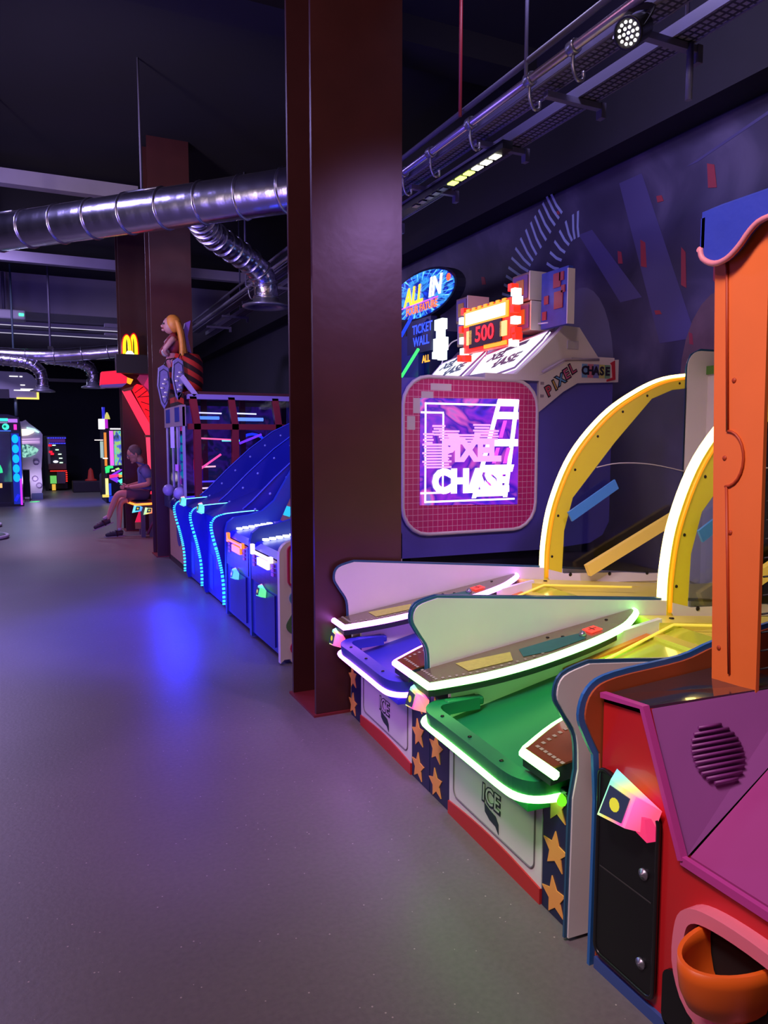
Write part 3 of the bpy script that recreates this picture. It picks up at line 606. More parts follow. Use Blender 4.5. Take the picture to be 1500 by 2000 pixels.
gw = glow('screen_white', (255,225,255), 2.6); gp = glow('screen_pink', (225,70,225), 1.7); gpp = glow('screen_pale_pink', (245,160,245), 1.3)
def onscr(name, pts, mat, d=.0235): MB().prism(pts, 'y', yb-d-.0012, yb-d).build(name, mat, scr)
for a in ((2.355,1.66,3.10,1.672),(2.355,1.0,2.367,1.672),(2.355,1.0,3.085,1.012),(2.325,1.60,2.50,1.612),(2.49,1.07,2.502,1.60),(2.325,1.06,2.50,1.072)):
    onscr('outline_bar', [(a[0],a[1]),(a[2],a[1]),(a[2],a[3]),(a[0],a[3])], gw)
def slant(x, z): return x + (z-1.0)*.30     # leaning ladder of light
for x0, w in ((2.72,.035),(2.98,.035)):
    onscr('ladder_rail', [(slant(x0,1.02)-.0,1.02),(slant(x0,1.02)+w,1.02),(min(3.11,slant(x0,1.70)-.0+w),1.705),(min(3.075,slant(x0,1.70)),1.705)], gw, .025)
for z in (1.03,1.20,1.38,1.57,1.66):
    onscr('ladder_rung', [(slant(2.72,z),z),(min(3.105,slant(3.0,z)),z),(min(3.105,slant(3.0,z+.05)),z+.05),(slant(2.72,z+.05),z+.05)], gw, .0262)
for x0 in (2.81,2.90):
    for z0, z1 in ((1.08,1.19),(1.26,1.37),(1.44,1.56)):
        if slant(x0,z1) < 3.04: onscr('ladder_gap', [(slant(x0,z0),z0),(slant(x0,z0)+.03,z0),(slant(x0,z1)+.03,z1),(slant(x0,z1),z1)], gp, .0275)
for x, z, w in ((2.46,1.51,.10),(2.54,1.475,.16),(2.80,1.52,.14),(2.84,1.48,.20),(2.38,1.455,.08),(2.66,1.45,.26)):
    for i in range(4): onscr('cloud_row', [(x-w/2+.01*(i%2),z-i*.019),(x+w/2-.008*(i%2),z-i*.019),(x+w/2-.008*(i%2),z-i*.019+.013),(x-w/2+.01*(i%2),z-i*.019+.013)], gpp, .0285)
for i in range(9):
    onscr('letter_band', [(2.335+.012*(i%3),1.385-i*.019),(2.56-.02*(i%2),1.385-i*.019),(2.56-.02*(i%2),1.398-i*.019),(2.335+.012*(i%3),1.398-i*.019)], gpp, .0285)
text('screen_title', 'PIXEL', gpp, scr, (2.72, yb-.030, 1.345), .20, '-y', .001, bold=.012, sx=.95)
text('screen_title', 'CHASE', gw, scr, (2.72, yb-.030, 1.135), .21, '-y', .001, bold=.014, sx=.95)
# arm with the game's name, roof, marquee housing
arm = MB().prism([(3.28,1.62),(3.28,1.885),(3.33,1.90),(3.53,2.0),(3.80,2.015),(4.015,2.03),(4.015,1.862),(3.63,1.842),(3.50,1.775)], 'y', yb-.02, yb+.02).build('name_arm', cream, t)
MB().tube([(3.31,yb-.022,1.91),(3.50,yb-.022,2.005),(3.82,yb-.022,2.022)], .010, n=6).build('arm_tube', M('arm_pale', (190,170,180), 0.35), arm)
for i, (ch, c) in enumerate(zip('PIXEL', ((190,70,84),(196,150,80),(90,140,190),(196,90,130),(180,80,110)))):
    x = 3.37+.052*i; z = 1.775+.042*i
    text('name_letter', ch, M('outline_dark', (34,26,48), 0.5), arm, (x, yb-.0215, z), .105, '-y', .0008, bold=.008, right=(.86,0,.5), up=(-.5,0,.86))
    text('name_letter', ch, M('letter_%s' % ch, c, 0.45), arm, (x, yb-.0235, z), .10, '-y', .0008, right=(.86,0,.5), up=(-.5,0,.86), bold=.001)
for i, (ch, c) in enumerate(zip('CHASE', ((110,150,190),(196,110,130),(120,120,180),(200,190,110),(120,160,130)))):
    bx('name_tile', M('tile_%d' % i, c, 0.5), arm, 3.665+.054*i, 3.716+.054*i, yb-.0225, yb-.020, 1.885, 1.985)
    text('name_letter', ch, M('outline_dark'), arm, (3.69+.054*i, yb-.0235, 1.935), .085, '-y', .0008, bold=.004)
MB().prism([(3.93,2.0),(3.975,2.022),(3.985,1.88),(3.90,1.862),(3.90,1.876),(3.955,1.895),(3.945,1.985)], 'y', yb-.024, yb-.020).build('red_bracket', M('bracket_red', (190,40,56), 0.45), arm)
for x, z in ((3.31,1.74),(3.31,1.83)): bx('hinge', M('hinge_grey', (150,130,140), 0.4), arm, x-.015, x+.015, yb-.0225, yb-.02, z-.01, z+.01)
bx('top_rail', cream, t, 2.82, 3.28, yb-.03, yb+.3, 1.845, 1.885)
hs = MB().prism([(3.10,1.885),(3.30,2.05),(3.52,2.255),(3.66,2.25),(3.84,2.045),(4.0,2.045),(4.0,1.885)], 'y', yb+.01, yb+.06).build('housing_side', cream, t)
for x, z in ((3.60,2.12),(3.64,2.0)): bx('pixel_plate', M('plate_grey', (190,180,184), 0.4), hs, x-.05, x+.05, yb+.004, yb+.012, z-.03, z+.03)
MB().prism([(3.14,1.885),(3.50,2.225),(3.66,2.225),(3.84,2.03),(3.95,2.03),(3.95,1.885)], 'y', yb+.06, 5.92).build('housing', M('housing_lilac', (150,110,170), 0.45, noise=0.05), t)
dirU = Vector((.40,0,.37)).normalized(); nrm = Vector((-.37,0,.40)).normalized()
def slope(y, s_, d=0.0):
    p = Vector((3.11,y,1.88))+dirU*s_+nrm*d; return p
wl = glow('marquee_white', (250,245,255), 1.35); wr = M('marquee_ink', (60,66,96), 0.5, emit=(80,90,140), es=.4)
for j, (ya, yb2) in enumerate(((4.50,5.16),(5.26,5.88))):
    mq = MB().frustum([slope(yb2,.30,.012), slope(ya,.47,.012), slope(ya-.02,.36,.012), slope(ya,.06,.012), slope(yb2-.45,.0,.012), slope(yb2-.06,.04,.012)], nrm*.02).build('marquee', wl, t)
    MB().tube([slope(yb2,.30,.03), slope(ya,.47,.03), slope(ya-.02,.36,.03), slope(ya,.06,.03), slope(yb2-.45,.0,.03), slope(yb2-.06,.04,.03)], .008, n=6, closed=True).build('marquee_edge', M('marquee_rim', (196,170,214), 0.3), mq)
    MB().frustum([slope(ya+.40,.34,.034), slope(ya+.16,.40,.034), slope(ya+.16,.35,.034), slope(ya+.40,.29,.034)], nrm*.002).build('marquee_slot', wr, mq)
    text('marquee_title', 'PIXEL', wr, mq, slope(ya+.46,.24,.036), .13, '-x', .0008, bold=.006, right=(0,-1,0.09), up=dirU, sx=1.0)
    text('marquee_title', 'CHASE', wr, mq, slope(ya+.30,.15,.036), .15, '-x', .0008, bold=.006, right=(0,-1,0.09), up=dirU, sx=1.1)
    MB().tube(smoothpath([slope(yb2-.02,.28,.03), slope(yb2-.03,.42,.10), slope(yb2-.12,.50,.12), slope(ya,.50,.08)],5), .006, n=6).build('clear_edge', M('clear_edge', (216,196,226), 0.15), mq)
# jackpot sign on top
jr = glow('sign_red', (255,40,20), 1.7); jo = glow('sign_orange', (255,150,30), 1.8); jw = glow('sign_white', (255,250,235), 3.0); jd = M('sign_dark', (44,14,24), 0.4, emit=(60,8,20), es=.4); jp = glow('sign_peach', (255,190,120), 1.6)
sg = MB().box(3.20,3.26,4.66,5.32,2.13,2.47).build('jackpot_sign', jr, t)
for m_, a in ((jd,(4.76,5.22,2.16,2.335)),(jo,(4.68,5.30,2.335,2.455)),(jw,(4.71,5.27,2.350,2.440)),(jp,(5.18,5.26,2.19,2.30)),(jp,(4.70,4.78,2.20,2.31)),(jo,(4.70,5.0,2.135,2.165))):
    bx('sign_panel', m_, sg, 3.188 if m_ is not jw else 3.184, 3.20, a[0], a[1], a[2], a[3])
for y, z, m_ in ((5.36,2.40,jw),(5.36,2.33,jr),(5.33,2.47,jr),(5.35,2.24,jw),(5.34,2.15,jw),(4.62,2.50,jw),(4.60,2.44,jw),(4.63,2.38,jr),(4.62,2.30,jw),(4.61,2.22,jr),(4.64,2.14,jw),(4.60,2.18,jr),(4.66,2.54,jr),(5.38,2.10,jr),(5.30,2.09,jr)):
    bx('sign_pixel', m_, sg, 3.19, 3.25, y-.024, y+.024, z-.026, z+.026)
for i in range(7): bx('sign_crenel', jo, sg, 3.19, 3.23, 4.72+.085*i, 4.76+.085*i, 2.455, 2.475)
text('sign_number', '500', glow('digit_red', (255,30,40), 2.2), sg, (3.185, 4.99, 2.25), .165, '-x', .001, bold=.003, sx=1.1)
# cubes and picture board behind the sign
tanm = M('cube_tan', (142,110,104), 0.5); cubey = M('cube_yellow', (196,140,60), 0.5)
for x, y, z, w in ((3.36,4.76,2.565,.115),(3.36,4.74,2.345,.115),(3.36,5.62,2.54,.10),(3.36,5.60,2.34,.10)):
    c = MB().box(x, x+.2, y-w, y+w, z-.105, z+.105, bev=.008).build('pixel_cube', tanm, t)
    MB().prism(rrect(y-w*.8,y+w*.8,z-.085,z+.085,.01), 'x', x-.008, x).build('cube_border', M('cube_violet', (112,84,150), 0.5), c)
    bx('cube_face', cubey, c, x-.014, x-.008, y-w*.42, y+w*.42, z-.055, z+.055)
    bx('cube_side', cream, c, x-.01, x+.2, y-w-.012, y-w, z-.105, z+.105)
bd = MB().box(3.42,3.46,4.28,4.585,2.24,2.64).build('picture_board', M('board_blue', (52,66,160), 0.5, noise=0.35, nscale=22), t)
bm = M('board_red', (160,50,66), 0.5)
for y, z, h in ((4.40,2.56,.05),(4.35,2.58,.03),(4.52,2.44,.03),(4.38,2.42,.06),(4.54,2.33,.03),(4.33,2.49,.025)): bx('board_block', bm, bd, 3.412, 3.42, y-h*.8, y+h*.8, z-h, z+h)
bx('board_edge', cream, bd, 3.41, 3.47, 4.27, 4.28, 2.24, 2.62)
px = MB()
for y0, y1, z0, z1 in ((5.66,5.80,2.38,2.47),(5.69,5.77,2.31,2.38),(5.64,5.82,2.20,2.31),(5.66,5.74,2.12,2.20),(5.74,5.84,2.14,2.20)): px.box(3.19,3.24,y0,y1,z0,z1)
px.build('pixel_totem', glow('totem_white', (235,250,255), 1.7), t, 'tall white lit totem of square blocks')
# consoles
def console(y0, y1, sign, lampcols, lblsign):
    prof = [(1.352,.02),(1.352,.70),(1.37,.765),(1.42,.805),(1.55,.822),(1.66,.85),(1.76,.93),(1.90,1.16),(2.12,1.55),(2.22,1.60),(2.22,.02)]
    MB().prism(prof, 'y', y1-.05, y1).build('console_side', M('console_edge_blue', (40,66,150), 0.4), t)
    c = bx('console', pcblue, t, 1.362, 2.2, y0+.02, y1-.05, 0.05, .66)
    MB().prism([(1.362,.66),(1.40,.70),(1.75,.745),(1.88,.80),(1.88,.64),(1.362,.64)], 'y', y0+.02, y1-.05).build('console_top', M('deck_ultramarine', (28,26,170), 0.3), c)
    bx('brick_band', gridmat('brick_print', (84,34,84), (60,26,72), 9, 22, ('Y','Z'), .12), c, 1.354, 1.362, y0+.03, y1-.06, .44, .655)
    bx('lower_door', M('door_indigo', (34,34,122), 0.35), c, 1.352, 1.363, y0+.10, y1-.17, .08, .42)
    for k in range(6): bx('white_key', glow('key_white', (245,255,250), 2.2), c, 1.43+.05*k, 1.468+.05*k, y1-.135, y1-.085, .712+.006*k, .727+.006*k)
    bx('end_key', M('key_grey', (120,110,170), 0.4), c, 1.74, 1.80, y1-.135, y1-.085, .75, .762)
    s_ = MB().box(1.335,1.352,y0+.20,y0+.45,.575,.625).build('console_sign', sign, c)
    bx('sign_bar', sign, c, 1.330,1.352,y0+.15,y0+.58,.642,.656)
    bx('sign_post', sign, c, 1.330,1.352,y0+.56,y0+.60,.63,.70)
    bx('sign_foot', sign, c, 1.330,1.352,y0+.12,y0+.16,.63,.668)
    for k in range(2):
        for q in range(3): bx('sign_square', M('sq_violet_'+lblsign, (120,60,190), 0.4, emit=(120,60,220), es=.8), c, 1.345,1.352,(y0+.13,y0+.585)[k]-.02,(y0+.13,y0+.585)[k]+.02,.545+.028*q,.565+.028*q)
    for z in (.44,.30): MB().lathe([(0,0),(.016,0),(.014,.006),(0,.008)], (1.362,y0+.40,z-.02), (-1,0,0), 10).build('door_lock', steel, c)
    card_reader(c, (1.345, y0+.34, .40 if lblsign == 'a' else .40), .075, (0,-1,0), .2, lampcols, 'card_reader')
    # instrument board rising behind the console
    ib = MB().hexa([(1.80,y0+.03,.76),(1.80,y1-.06,.76),(1.86,y1-.06,.74),(1.86,y0+.03,.74),(2.16,y0+.03,1.5),(2.16,y1-.06,1.5),(2.22,y1-.06,1.48),(2.22,y0+.03,1.48)]).build('game_board', M('board_tan', (150,96,70), 0.45, emit=(120,60,30), es=.12), c)
    for k, cc in enumerate(((40,190,220),(255,50,60),(60,80,240),(255,200,60),(40,220,160),(230,60,200))):
        q = Vector((1.815+.058*k,0,.82+.125*k))
        for h in range(2):
            yy = y1-.16-.22*h-.05*k%.1; cc2 = cc if h == 0 else ((255,50,60),(60,80,240),(40,190,220))[k%3]
            MB().frustum([(q.x-.012,yy,q.z-.002),(q.x-.012,yy-.16,q.z-.002),(q.x+.02,yy-.16,q.z+.07),(q.x+.02,yy,q.z+.07)], (-.006,0,.003)).build('lit_tile', glow('tile_%d_%d_%d' % cc2, cc2, 1.1), ib)
console(5.20, 5.96, glow('sign_amber', (255,110,40), 2.2), ((255,150,150),(90,220,255),(40,180,240),(60,200,230),(70,200,220)), 'b')
console(4.47, 5.20, glow('sign_lilac', (250,225,255), 2.4), ((255,70,120),(90,240,220),(60,230,180),(60,235,130),(80,240,120)), 'a')
# cream end panel with tumbling frames
ep = [(1.345,.012),(1.345,.70)]+[(1.345+.09*(1-math.cos(a)), .70+.09*math.sin(a)) for a in [math.pi*i/12 for i in range(1,7)]]+[(1.75,.80),(2.2,.80),(2.2,.012),(1.42,.012),(1.41,.035),(1.37,.035)]
e_ = MB().prism(ep, 'y', 4.43, 4.475).build('end_panel', cream, t)
for x, z, a, c, w, h in ((1.475,.635,0,(176,34,74),.075,.125),(1.53,.42,.7,(92,140,170),.085,.085),(1.52,.27,1.0,(86,120,80),.095,.095),(1.54,.11,.85,(186,44,84),.09,.09)):
    pts = [(x+p[0]*math.cos(a)-p[1]*math.sin(a), 4.428, z+p[0]*math.sin(a)+p[1]*math.cos(a)) for p in rrect(-w,w,-h,h,.03,4)]
    MB().tube(pts, .01, closed=True, flat=(.012,.034)).build('printed_frame', M('frame_%d' % c[0], c, 0.45), e_)
    MB().frustum([Vector(p)*1.0 for p in [(x+(p[0])*.5*math.cos(a)-p[1]*.5*math.sin(a), 4.4285, z+p[0]*.5*math.sin(a)+p[1]*.5*math.cos(a)) for p in rrect(-w,w,-h,h,.02,3)]], (0,-.0015,0)).build('frame_core', M('core_grey', (196,176,186), 0.5), e_)
bx('foot', M('foot_dark', (24,22,48), 0.5), t, 1.44, 1.9, 4.44, 4.47, 0.0, .03)

# ------------------------------------------------------------------ blue three-divider game with dotted cyan edges
deepblue = M('deep_blue_shell', (26,34,140), 0.4, noise=0.08); led = glow('led_cyan', (40,165,255), 3.2); ledb = glow('led_cyan_line', (110,225,255), 3.0)
t = thing('blue_ramp_game', 'blue ramp game with dotted cyan light edges and an oval lit sign above', 'arcade game', (2.3, 6.9, 0))
for i, y in enumerate((6.02, 6.92, 7.80)):
    lead = [(p.x, p.z) for p in smoothpath([(1.362,0,.075),(1.362,0,.20),(1.350,0,.34),(1.318,0,.50),(1.282,0,.64),(1.268,0,.735),(1.292,0,.795),(1.36,0,.822),(1.45,0,.832),(1.66,0,.845)],4)]
    ramp = [(1.52,.86),(1.60,.925),(1.80,1.12),(2.05,1.34),(2.30,1.52),(2.60,1.66),(3.1,1.78),(3.6,1.82),(3.6,.012),(1.38,.012)]
    d = MB().prism(lead+ramp, 'y', y-.022, y+.022).build('divider', deepblue, t)
    seg = MB(); pts = [Vector((a-.004, y-.0, c)) for a, c in lead]
    ln = 0; acc = 0.0
    for a, b_ in zip(pts[:-8], pts[1:-7]):
        L = (b_-a).length; k = max(1, int(L/.019))
        for q in range(k):
            p0 = a.lerp(b_, q/k); p1 = a.lerp(b_, (q+.55)/k); seg.tube([p0, p1], .01, flat=(.036,.008))
    seg.build('led_strip', led, d, kind='stuff')
    MB().tube(pts[-9:], .006, n=6).build('led_line', ledb, d)
    MB().tube([(a, y-.024, c+.004) for a, c in ramp[:7]], .006, n=6).build('ramp_trim', M('trim_blue', (50,70,190), 0.4), d)
    for k in range(6):
        f = .2+.13*k; j = f*5; q = int(j); a = ramp[q]; b_ = ramp[q+1]; x = a[0]+(b_[0]-a[0])*(j-q); z = a[1]+(b_[1]-a[1])*(j-q)
        MB().lathe([(0,0),(.012,0),(.01,.004),(0,.005)], (x+.02, y-.022, z-.07), (0,-1,0), 8).build('stud', M('stud_pale', (150,160,220), 0.3), d)
for i, y in enumerate((6.04, 6.94)):
    c = bx('front_shell', M('front_blue', (30,40,165), 0.38, noise=0.1), t, 1.40, 3.5, y, y+.86, .03, .74)
    for k, (a, b_, z0, z1, m_) in enumerate(((.10,.22,.10,.46,'print_blue'),(.36,.46,.30,.50,'print_lilac'),(.60,.72,.08,.40,'print_blue'),(.30,.62,.56,.62,'print_plum'),(.20,.30,.55,.66,'print_lilac'))):
        bx('front_print', M(m_, {'print_blue':(50,76,210),'print_lilac':(110,96,190),'print_plum':(110,34,90)}[m_], 0.5), c, 1.396, 1.40, y+a, y+b_, z0, z1)
    MB().hexa([(1.40,y,.74),(1.40,y+.86,.74),(3.4,y+.86,1.5),(3.4,y,1.5),(1.38,y,.76),(1.38,y+.86,.76),(3.4,y+.86,1.56),(3.4,y,1.56)]).build('ramp_bed', M('bed_blue', (24,28,120), 0.35), c)
    card_reader(c, (1.352, y+.78, .80), .085, (0,-1,0), .3, ((255,60,100),(255,200,190),(80,240,220),(60,220,220),(90,240,230)), 'card_reader')
bx('back_cabinet', M('cabinet_navy', (22,28,86), 0.4), t, 3.25, 4.2, 6.0, 7.84, .3, 2.42)
bd = MB().box(3.19,3.25,6.10,7.74,1.65,2.40).build('score_board', M('board_navy', (20,30,100), 0.4, emit=(20,40,160), es=.15), t)
text('board_text', 'TICKET', glow('text_blue', (50,80,255), 1.6), bd, (3.185,6.02,2.43), .115, '-x', .001, bold=.002)
text('board_text', 'WALL', glow('text_blue'  , (50,80,255), 1.6), bd, (3.185,6.04,2.32), .115, '-x', .001, bold=.002)
text('board_text', 'ALL', glow('text_amber', (255,170,40), 1.4), bd, (3.14,5.86,2.14), .085, '-x', .001, bold=.003)
bx('text_panel', M('text_panel', (16,22,80), 0.4), bd, 3.187, 3.25, 5.86, 6.32, 2.22, 2.52)
MB().tube([(3.1,6.26,2.02),(3.1,5.93,2.23)], .014, n=6).build('light_bar', glow('bar_green', (50,255,90), 2.4), bd)
MB().tube([(3.1,6.27,2.39),(3.1,6.06,2.53)], .016, n=6).build('light_bar', glow('bar_blue', (30,60,255), 1.6), bd)
ov = [(6.86+.74*math.cos(a), 2.90+.245*math.sin(a)) for a in [2*math.pi*k/40 for k in range(40)]]
sgn = MB().prism(ov, 'x', 3.60, 3.70).build('oval_sign', M('sign_case', (40,40,56), 0.4), t)
burst = screen('burst_blue', ((8,14,110),(14,40,200),(60,160,255),(10,24,150),(20,70,230)), 5.0, 1.2, (1,1,2.5), 0.6)
MB().prism([(6.86+.70*math.cos(a), 2.90+.222*math.sin(a)) for a in [2*math.pi*k/40 for k in range(40)]], 'x', 3.592, 3.60).build('sign_face', burst, sgn)
rays = MB()
for k in range(30):
    a = 2*math.pi*k/30+.05; w = .006+.012*(k%3)
    rays.frustum([(3.5905,6.86+.42*math.cos(a),2.90+.14*math.sin(a)),(3.5905,6.86+.69*math.cos(a-w),2.90+.218*math.sin(a-w)),(3.5905,6.86+.69*math.cos(a+w),2.90+.218*math.sin(a+w))], (-.001,0,0))
rays.build('sign_rays', glow('ray_white', (120,215,255), 1.2), sgn, kind='stuff')
text('sign_title', 'ALL', glow('title_gold', (255,190,50), 2.2), sgn, (3.585,6.98,2.905), .25, '-x', .002, shear=.2, bold=.008)
text('sign_title', 'IN', glow('title_white', (240,250,255), 2.4), sgn, (3.585,6.52,2.925), .25, '-x', .002, shear=.2, bold=.008)
text('sign_line', 'FOUR FATURE', glow('title_orange', (255,110,60), 1.8), sgn, (3.585,6.80,2.765), .105, '-x', .001, bold=.003)
bx('sign_rule', glow('rule_violet', (200,90,255), 1.6), sgn, 3.583, 3.586, 6.45, 7.25, 2.815, 2.828)
MB().lathe([(0,0),(.035,0),(.035,.006),(0,.006)], (3.588,6.25,2.965), (-1,0,0), 14).build('sign_ball', glow('ball_red', (255,90,60), 1.6), sgn)
for y in (6.6,7.2): bx('sign_stem', blackmetal, sgn, 3.63, 3.68, y-.03, y+.03, 2.42, 2.70)

# ------------------------------------------------------------------ glazed coin machine with maroon frames
framered = M('frame_red', (132,26,44), 0.4, noise=0.08); clearp = glass('machine_glass'); palep = M('pale_post', (176,160,196), 0.3)
t = thing('coin_machine', 'glass sided coin machine with dark red frames and a tan front', 'arcade game', (2.2, 8.5, 0))
bx('base', M('base_dark_red', (60,16,34), 0.45), t, 1.42, 3.1, 7.9, 9.25, 0.0, .78)
fpn = bx('front_panel', M('tan_wood_print', (196,140,112), 0.5, noise=0.12, nscale=12), t, 1.385, 1.42, 7.93, 8.92, .10, .655)
MB().prism([(8.30+.15*math.cos(a), .44+.17*math.sin(a)) for a in [2*math.pi*k/16 for k in range(16)]], 'x', 1.382, 1.385).build('emblem', M('emblem_indigo', (70,56,130), 0.5), fpn)
MB().prism([(8.30+.08*math.cos(a), .50+.06*math.sin(a)) for a in [2*math.pi*k/12 for k in range(12)]], 'x', 1.380, 1.382).build('emblem_pale', M('emblem_lilac', (150,130,180), 0.5), fpn)
bx('console_band', M('band_indigo', (40,28,80), 0.4), t, 1.37, 1.44, 7.93, 9.2, .655, .80)
for y, x in ((8.62,1.335),(8.02,1.355)):
    k = MB().ball((x,y,.875), .066, n=14).build('knob', M('knob_lilac', (170,150,200), 0.35), t)
    MB().lathe([(.02,0),(.02,.09),(.03,.1)], (x+.01,y,.76), (0,0,1), 10).build('knob_stem', steel, k)
MB().ball((1.365,8.30,.735), .088, (.8,1,1), 14).build('dark_globe', M('globe_indigo', (36,26,92), 0.35), t)
for x in (1.53,1.93,2.41,2.92):
    bx('side_post', framered, t, x-.035, x+.035, 7.88, 7.95, .78, 1.60)
    MB().hexa([(x-.035,7.88,1.60),(x+.035,7.88,1.60),(x+.035,7.95,1.60),(x-.035,7.95,1.60),(x-.075,7.88,1.885),(x-.005,7.88,1.885),(x-.005,7.95,1.885),(x-.075,7.95,1.885)]).build('upper_post', framered, t)
for x in (1.73,2.17,2.66): bx('inner_post', M('inner_maroon', (80,18,40), 0.45), t, x-.03, x+.03, 8.5, 8.56, .78, 1.9)
bx('side_rail', framered, t, 1.44, 3.0, 7.88, 7.96, 1.545, 1.605)
bx('top_rail', M('rail_lilac', (140,120,190), 0.3), t, 1.44, 3.0, 7.88, 7.96, 1.86, 1.91)
MB().tube([(1.52,7.90,1.9),(1.38,7.90,2.09)], .01, flat=(.04,.05)).build('corner_brace', M('brace_lilac', (170,150,205), 0.35), t)
bx('roof', M('roof_dark_red', (70,14,34), 0.45), t, 1.44, 3.0, 7.9, 9.25, 1.905, 1.94)
for (x0, x1, z0, z1) in ((1.56,2.9,.80,1.545),(1.5,2.9,1.61,1.86)): bx('side_pane', clearp, t, x0, x1, 7.90, 7.906, z0, z1)
for y in (7.94,8.30,8.62,9.0): bx('front_post', palep, t, 1.385, 1.41, y-.02, y+.02, .80, 1.78)
bx('front_pane', clearp, t, 1.395, 1.40, 7.96, 9.0, .80, 1.72)
bx('striped_header', stripemat('drum_stripes', (176,38,34), (40,10,18), (.5,0,1), 8.5, 0.5, duty=.5), t, 1.375, 1.435, 8.10, 8.62, 1.80, 1.94)
bx('header_band', M('header_tan', (150,120,140), 0.45), t, 1.37, 1.42, 7.92, 9.02, 1.58, 1.80)
for y in (8.15,8.75): bx('header_mark', M('mark_indigo', (36,36,130), 0.45), t, 1.364, 1.37, y-.13, y+.13, 1.63, 1.78)
bx('notice', M('notice_pale', (170,150,225), 0.5, emit=(150,120,240), es=.5), t, 1.36, 1.37, 8.36, 8.56, 1.35, 1.58)
bx('small_notice', M('notice_violet', (150,90,220), 0.5, emit=(170,80,240), es=.6), t, 1.375, 1.385, 8.24, 8.38, 1.10, 1.17)
# lights inside
for x0, y0, z0, x1, z1, c, r_ in ((1.58,8.2,1.10,1.84,1.28,(255,80,150),.012),(1.86,8.2,1.05,2.26,1.30,(150,60,255),.012),(1.57,8.3,1.46,1.98,1.44,(255,100,150),.010),(2.05,8.2,1.40,2.3,1.50,(120,50,255),.014),(1.9,8.4,1.43,2.1,1.43,(120,255,240),.009),(1.60,8.2,.91,1.93,.92,(255,210,230),.009),(1.60,8.1,.87,1.93,.885,(255,190,220),.009),(1.98,8.2,1.13,2.2,1.12,(255,220,190),.018),(1.62,8.3,1.14,1.8,1.145,(255,180,190),.010),(1.6,8.25,.98,1.95,.985,(80,60,255),.010),(1.95,8.2,.98,2.2,.985,(200,190,255),.008),(1.6,8.4,1.74,1.9,1.735,(230,220,255),.009),(2.0,8.4,1.74,2.3,1.735,(240,235,255),.009),(1.6,8.3,1.68,1.85,1.68,(90,140,255),.02),(2.05,8.3,1.67,2.35,1.67,(110,150,255),.022),(1.42,8.0,.83,1.75,.85,(60,40,255),.010)):
    MB().tube([(x0,y0,z0),(x1,y0,z1)], r_, n=6).build('light_tube', glow('tube_%d_%d_%d' % c, c, 1.8), t)
bx('inner_panel', glow('panel_magenta', (255,20,120), 1.3), t, 1.62, 1.72, 8.6, 8.62, 1.10, 1.22)
bx('inner_panel', glow('panel_violet', (80,20,255), 1.3), t, 1.62, 1.72, 8.6, 8.62, .92, 1.10)
bx('inner_panel', glow('panel_rose', (255,60,100), 1.0), t, 1.43, 1.44, 8.30, 8.40, .95, 1.42)
bx('inner_back', screen('back_violet', ((14,8,40),(30,14,80),(70,30,150),(20,30,90),(90,40,120)), 4.0, .5), t, 1.6, 2.95, 9.1, 9.12, .8, 1.85)
MB().tube([(2.33+.22*math.cos(a),8.7,1.25+.26*math.sin(a)) for a in [2*math.pi*k/24 for k in range(24)]], .016, n=6, closed=True).build('light_ring', glow('ring_blue', (40,60,255), 1.2), t)
# ------------------------------------------------------------------ carved figurehead and shields standing on the coin machine
t = thing('carved_figurehead', 'carved golden-haired figurehead with two ornate shields over a red striped drum', 'figurehead', (1.5, 8.3, 1.945))
gold = M('golden_hair', (196,124,46), 0.5, noise=0.25, nscale=25); skin_p = M('painted_skin', (176,124,120), 0.5); cloth_r = M('carved_red', (110,26,34), 0.5)
x, y = 1.365, 8.3
MB().lathe([(.045,2.36),(.085,2.40),(.10,2.48),(.062,2.53),(.035,2.555),(.033,2.58)], (x+.01,y,0), (0,0,1), 14).build('torso', cloth_r, t)
hd = MB().ball((x-.025,y,2.655), .075, (.95,.85,1.2), 14)
hd.ball((x-.098,y,2.645), .016, (1.2,.8,1.1), 8).ball((x-.088,y,2.605), .022, (1,.9,.7), 8)
hd = hd.build('head', skin_p, t)
for sy in (-.028,.028): MB().ball((x-.088,y+sy,2.668), .011, n=8).build('eye', M('eye_dark', (30,20,30), 0.4), hd)
MB().ball((x-.10,y,2.622), .012, (.6,1.6,.5), 8).build('mouth', M('mouth_red', (140,40,50), 0.5), hd)
h = MB()
h.ball((x+.012,y,2.675), .088, (1,1.05,1.12), 14)
for k in range(9):
    a = -1.3+.33*k; dy = .085*math.sin(a); dx = .05+.045*math.cos(a)
    h.tube(smoothpath([(x+dx*.6,y+dy*.8,2.70),(x+dx,y+dy*1.1,2.60),(x+dx+.02,y+dy*1.2,2.46),(x+dx+.012*((k%3)-1)+.03,y+dy*1.1,2.30)],3), [.03]*9+[.012], n=6)
h.build('hair', gold, t)
for sy in (-1, 1):
    MB().tube(smoothpath([(x+.0,y+.085*sy,2.51),(x-.06,y+.12*sy,2.44),(x-.10,y+.10*sy,2.38),(x-.06,y+.05*sy,2.34)],3), [.032,.031,.030,.028,.027,.026,.024,.022,.021,.020], n=8).build('arm', skin_p if sy < 0 else cloth_r, t)
MB().ball((x-.07,y,2.37), .06, (.8,1,.8), 10).build('silver_shell', M('shell_silver', (200,190,200), 0.3, 0.5, noise=0.3, nscale=40), t)
MB().lathe([(.02,2.14),(.05,2.20),(.075,2.28),(.06,2.36)], (x+.0,y,0), (0,0,1), 12).build('carved_tail', M('tail_rose', (150,90,110), 0.5), t)
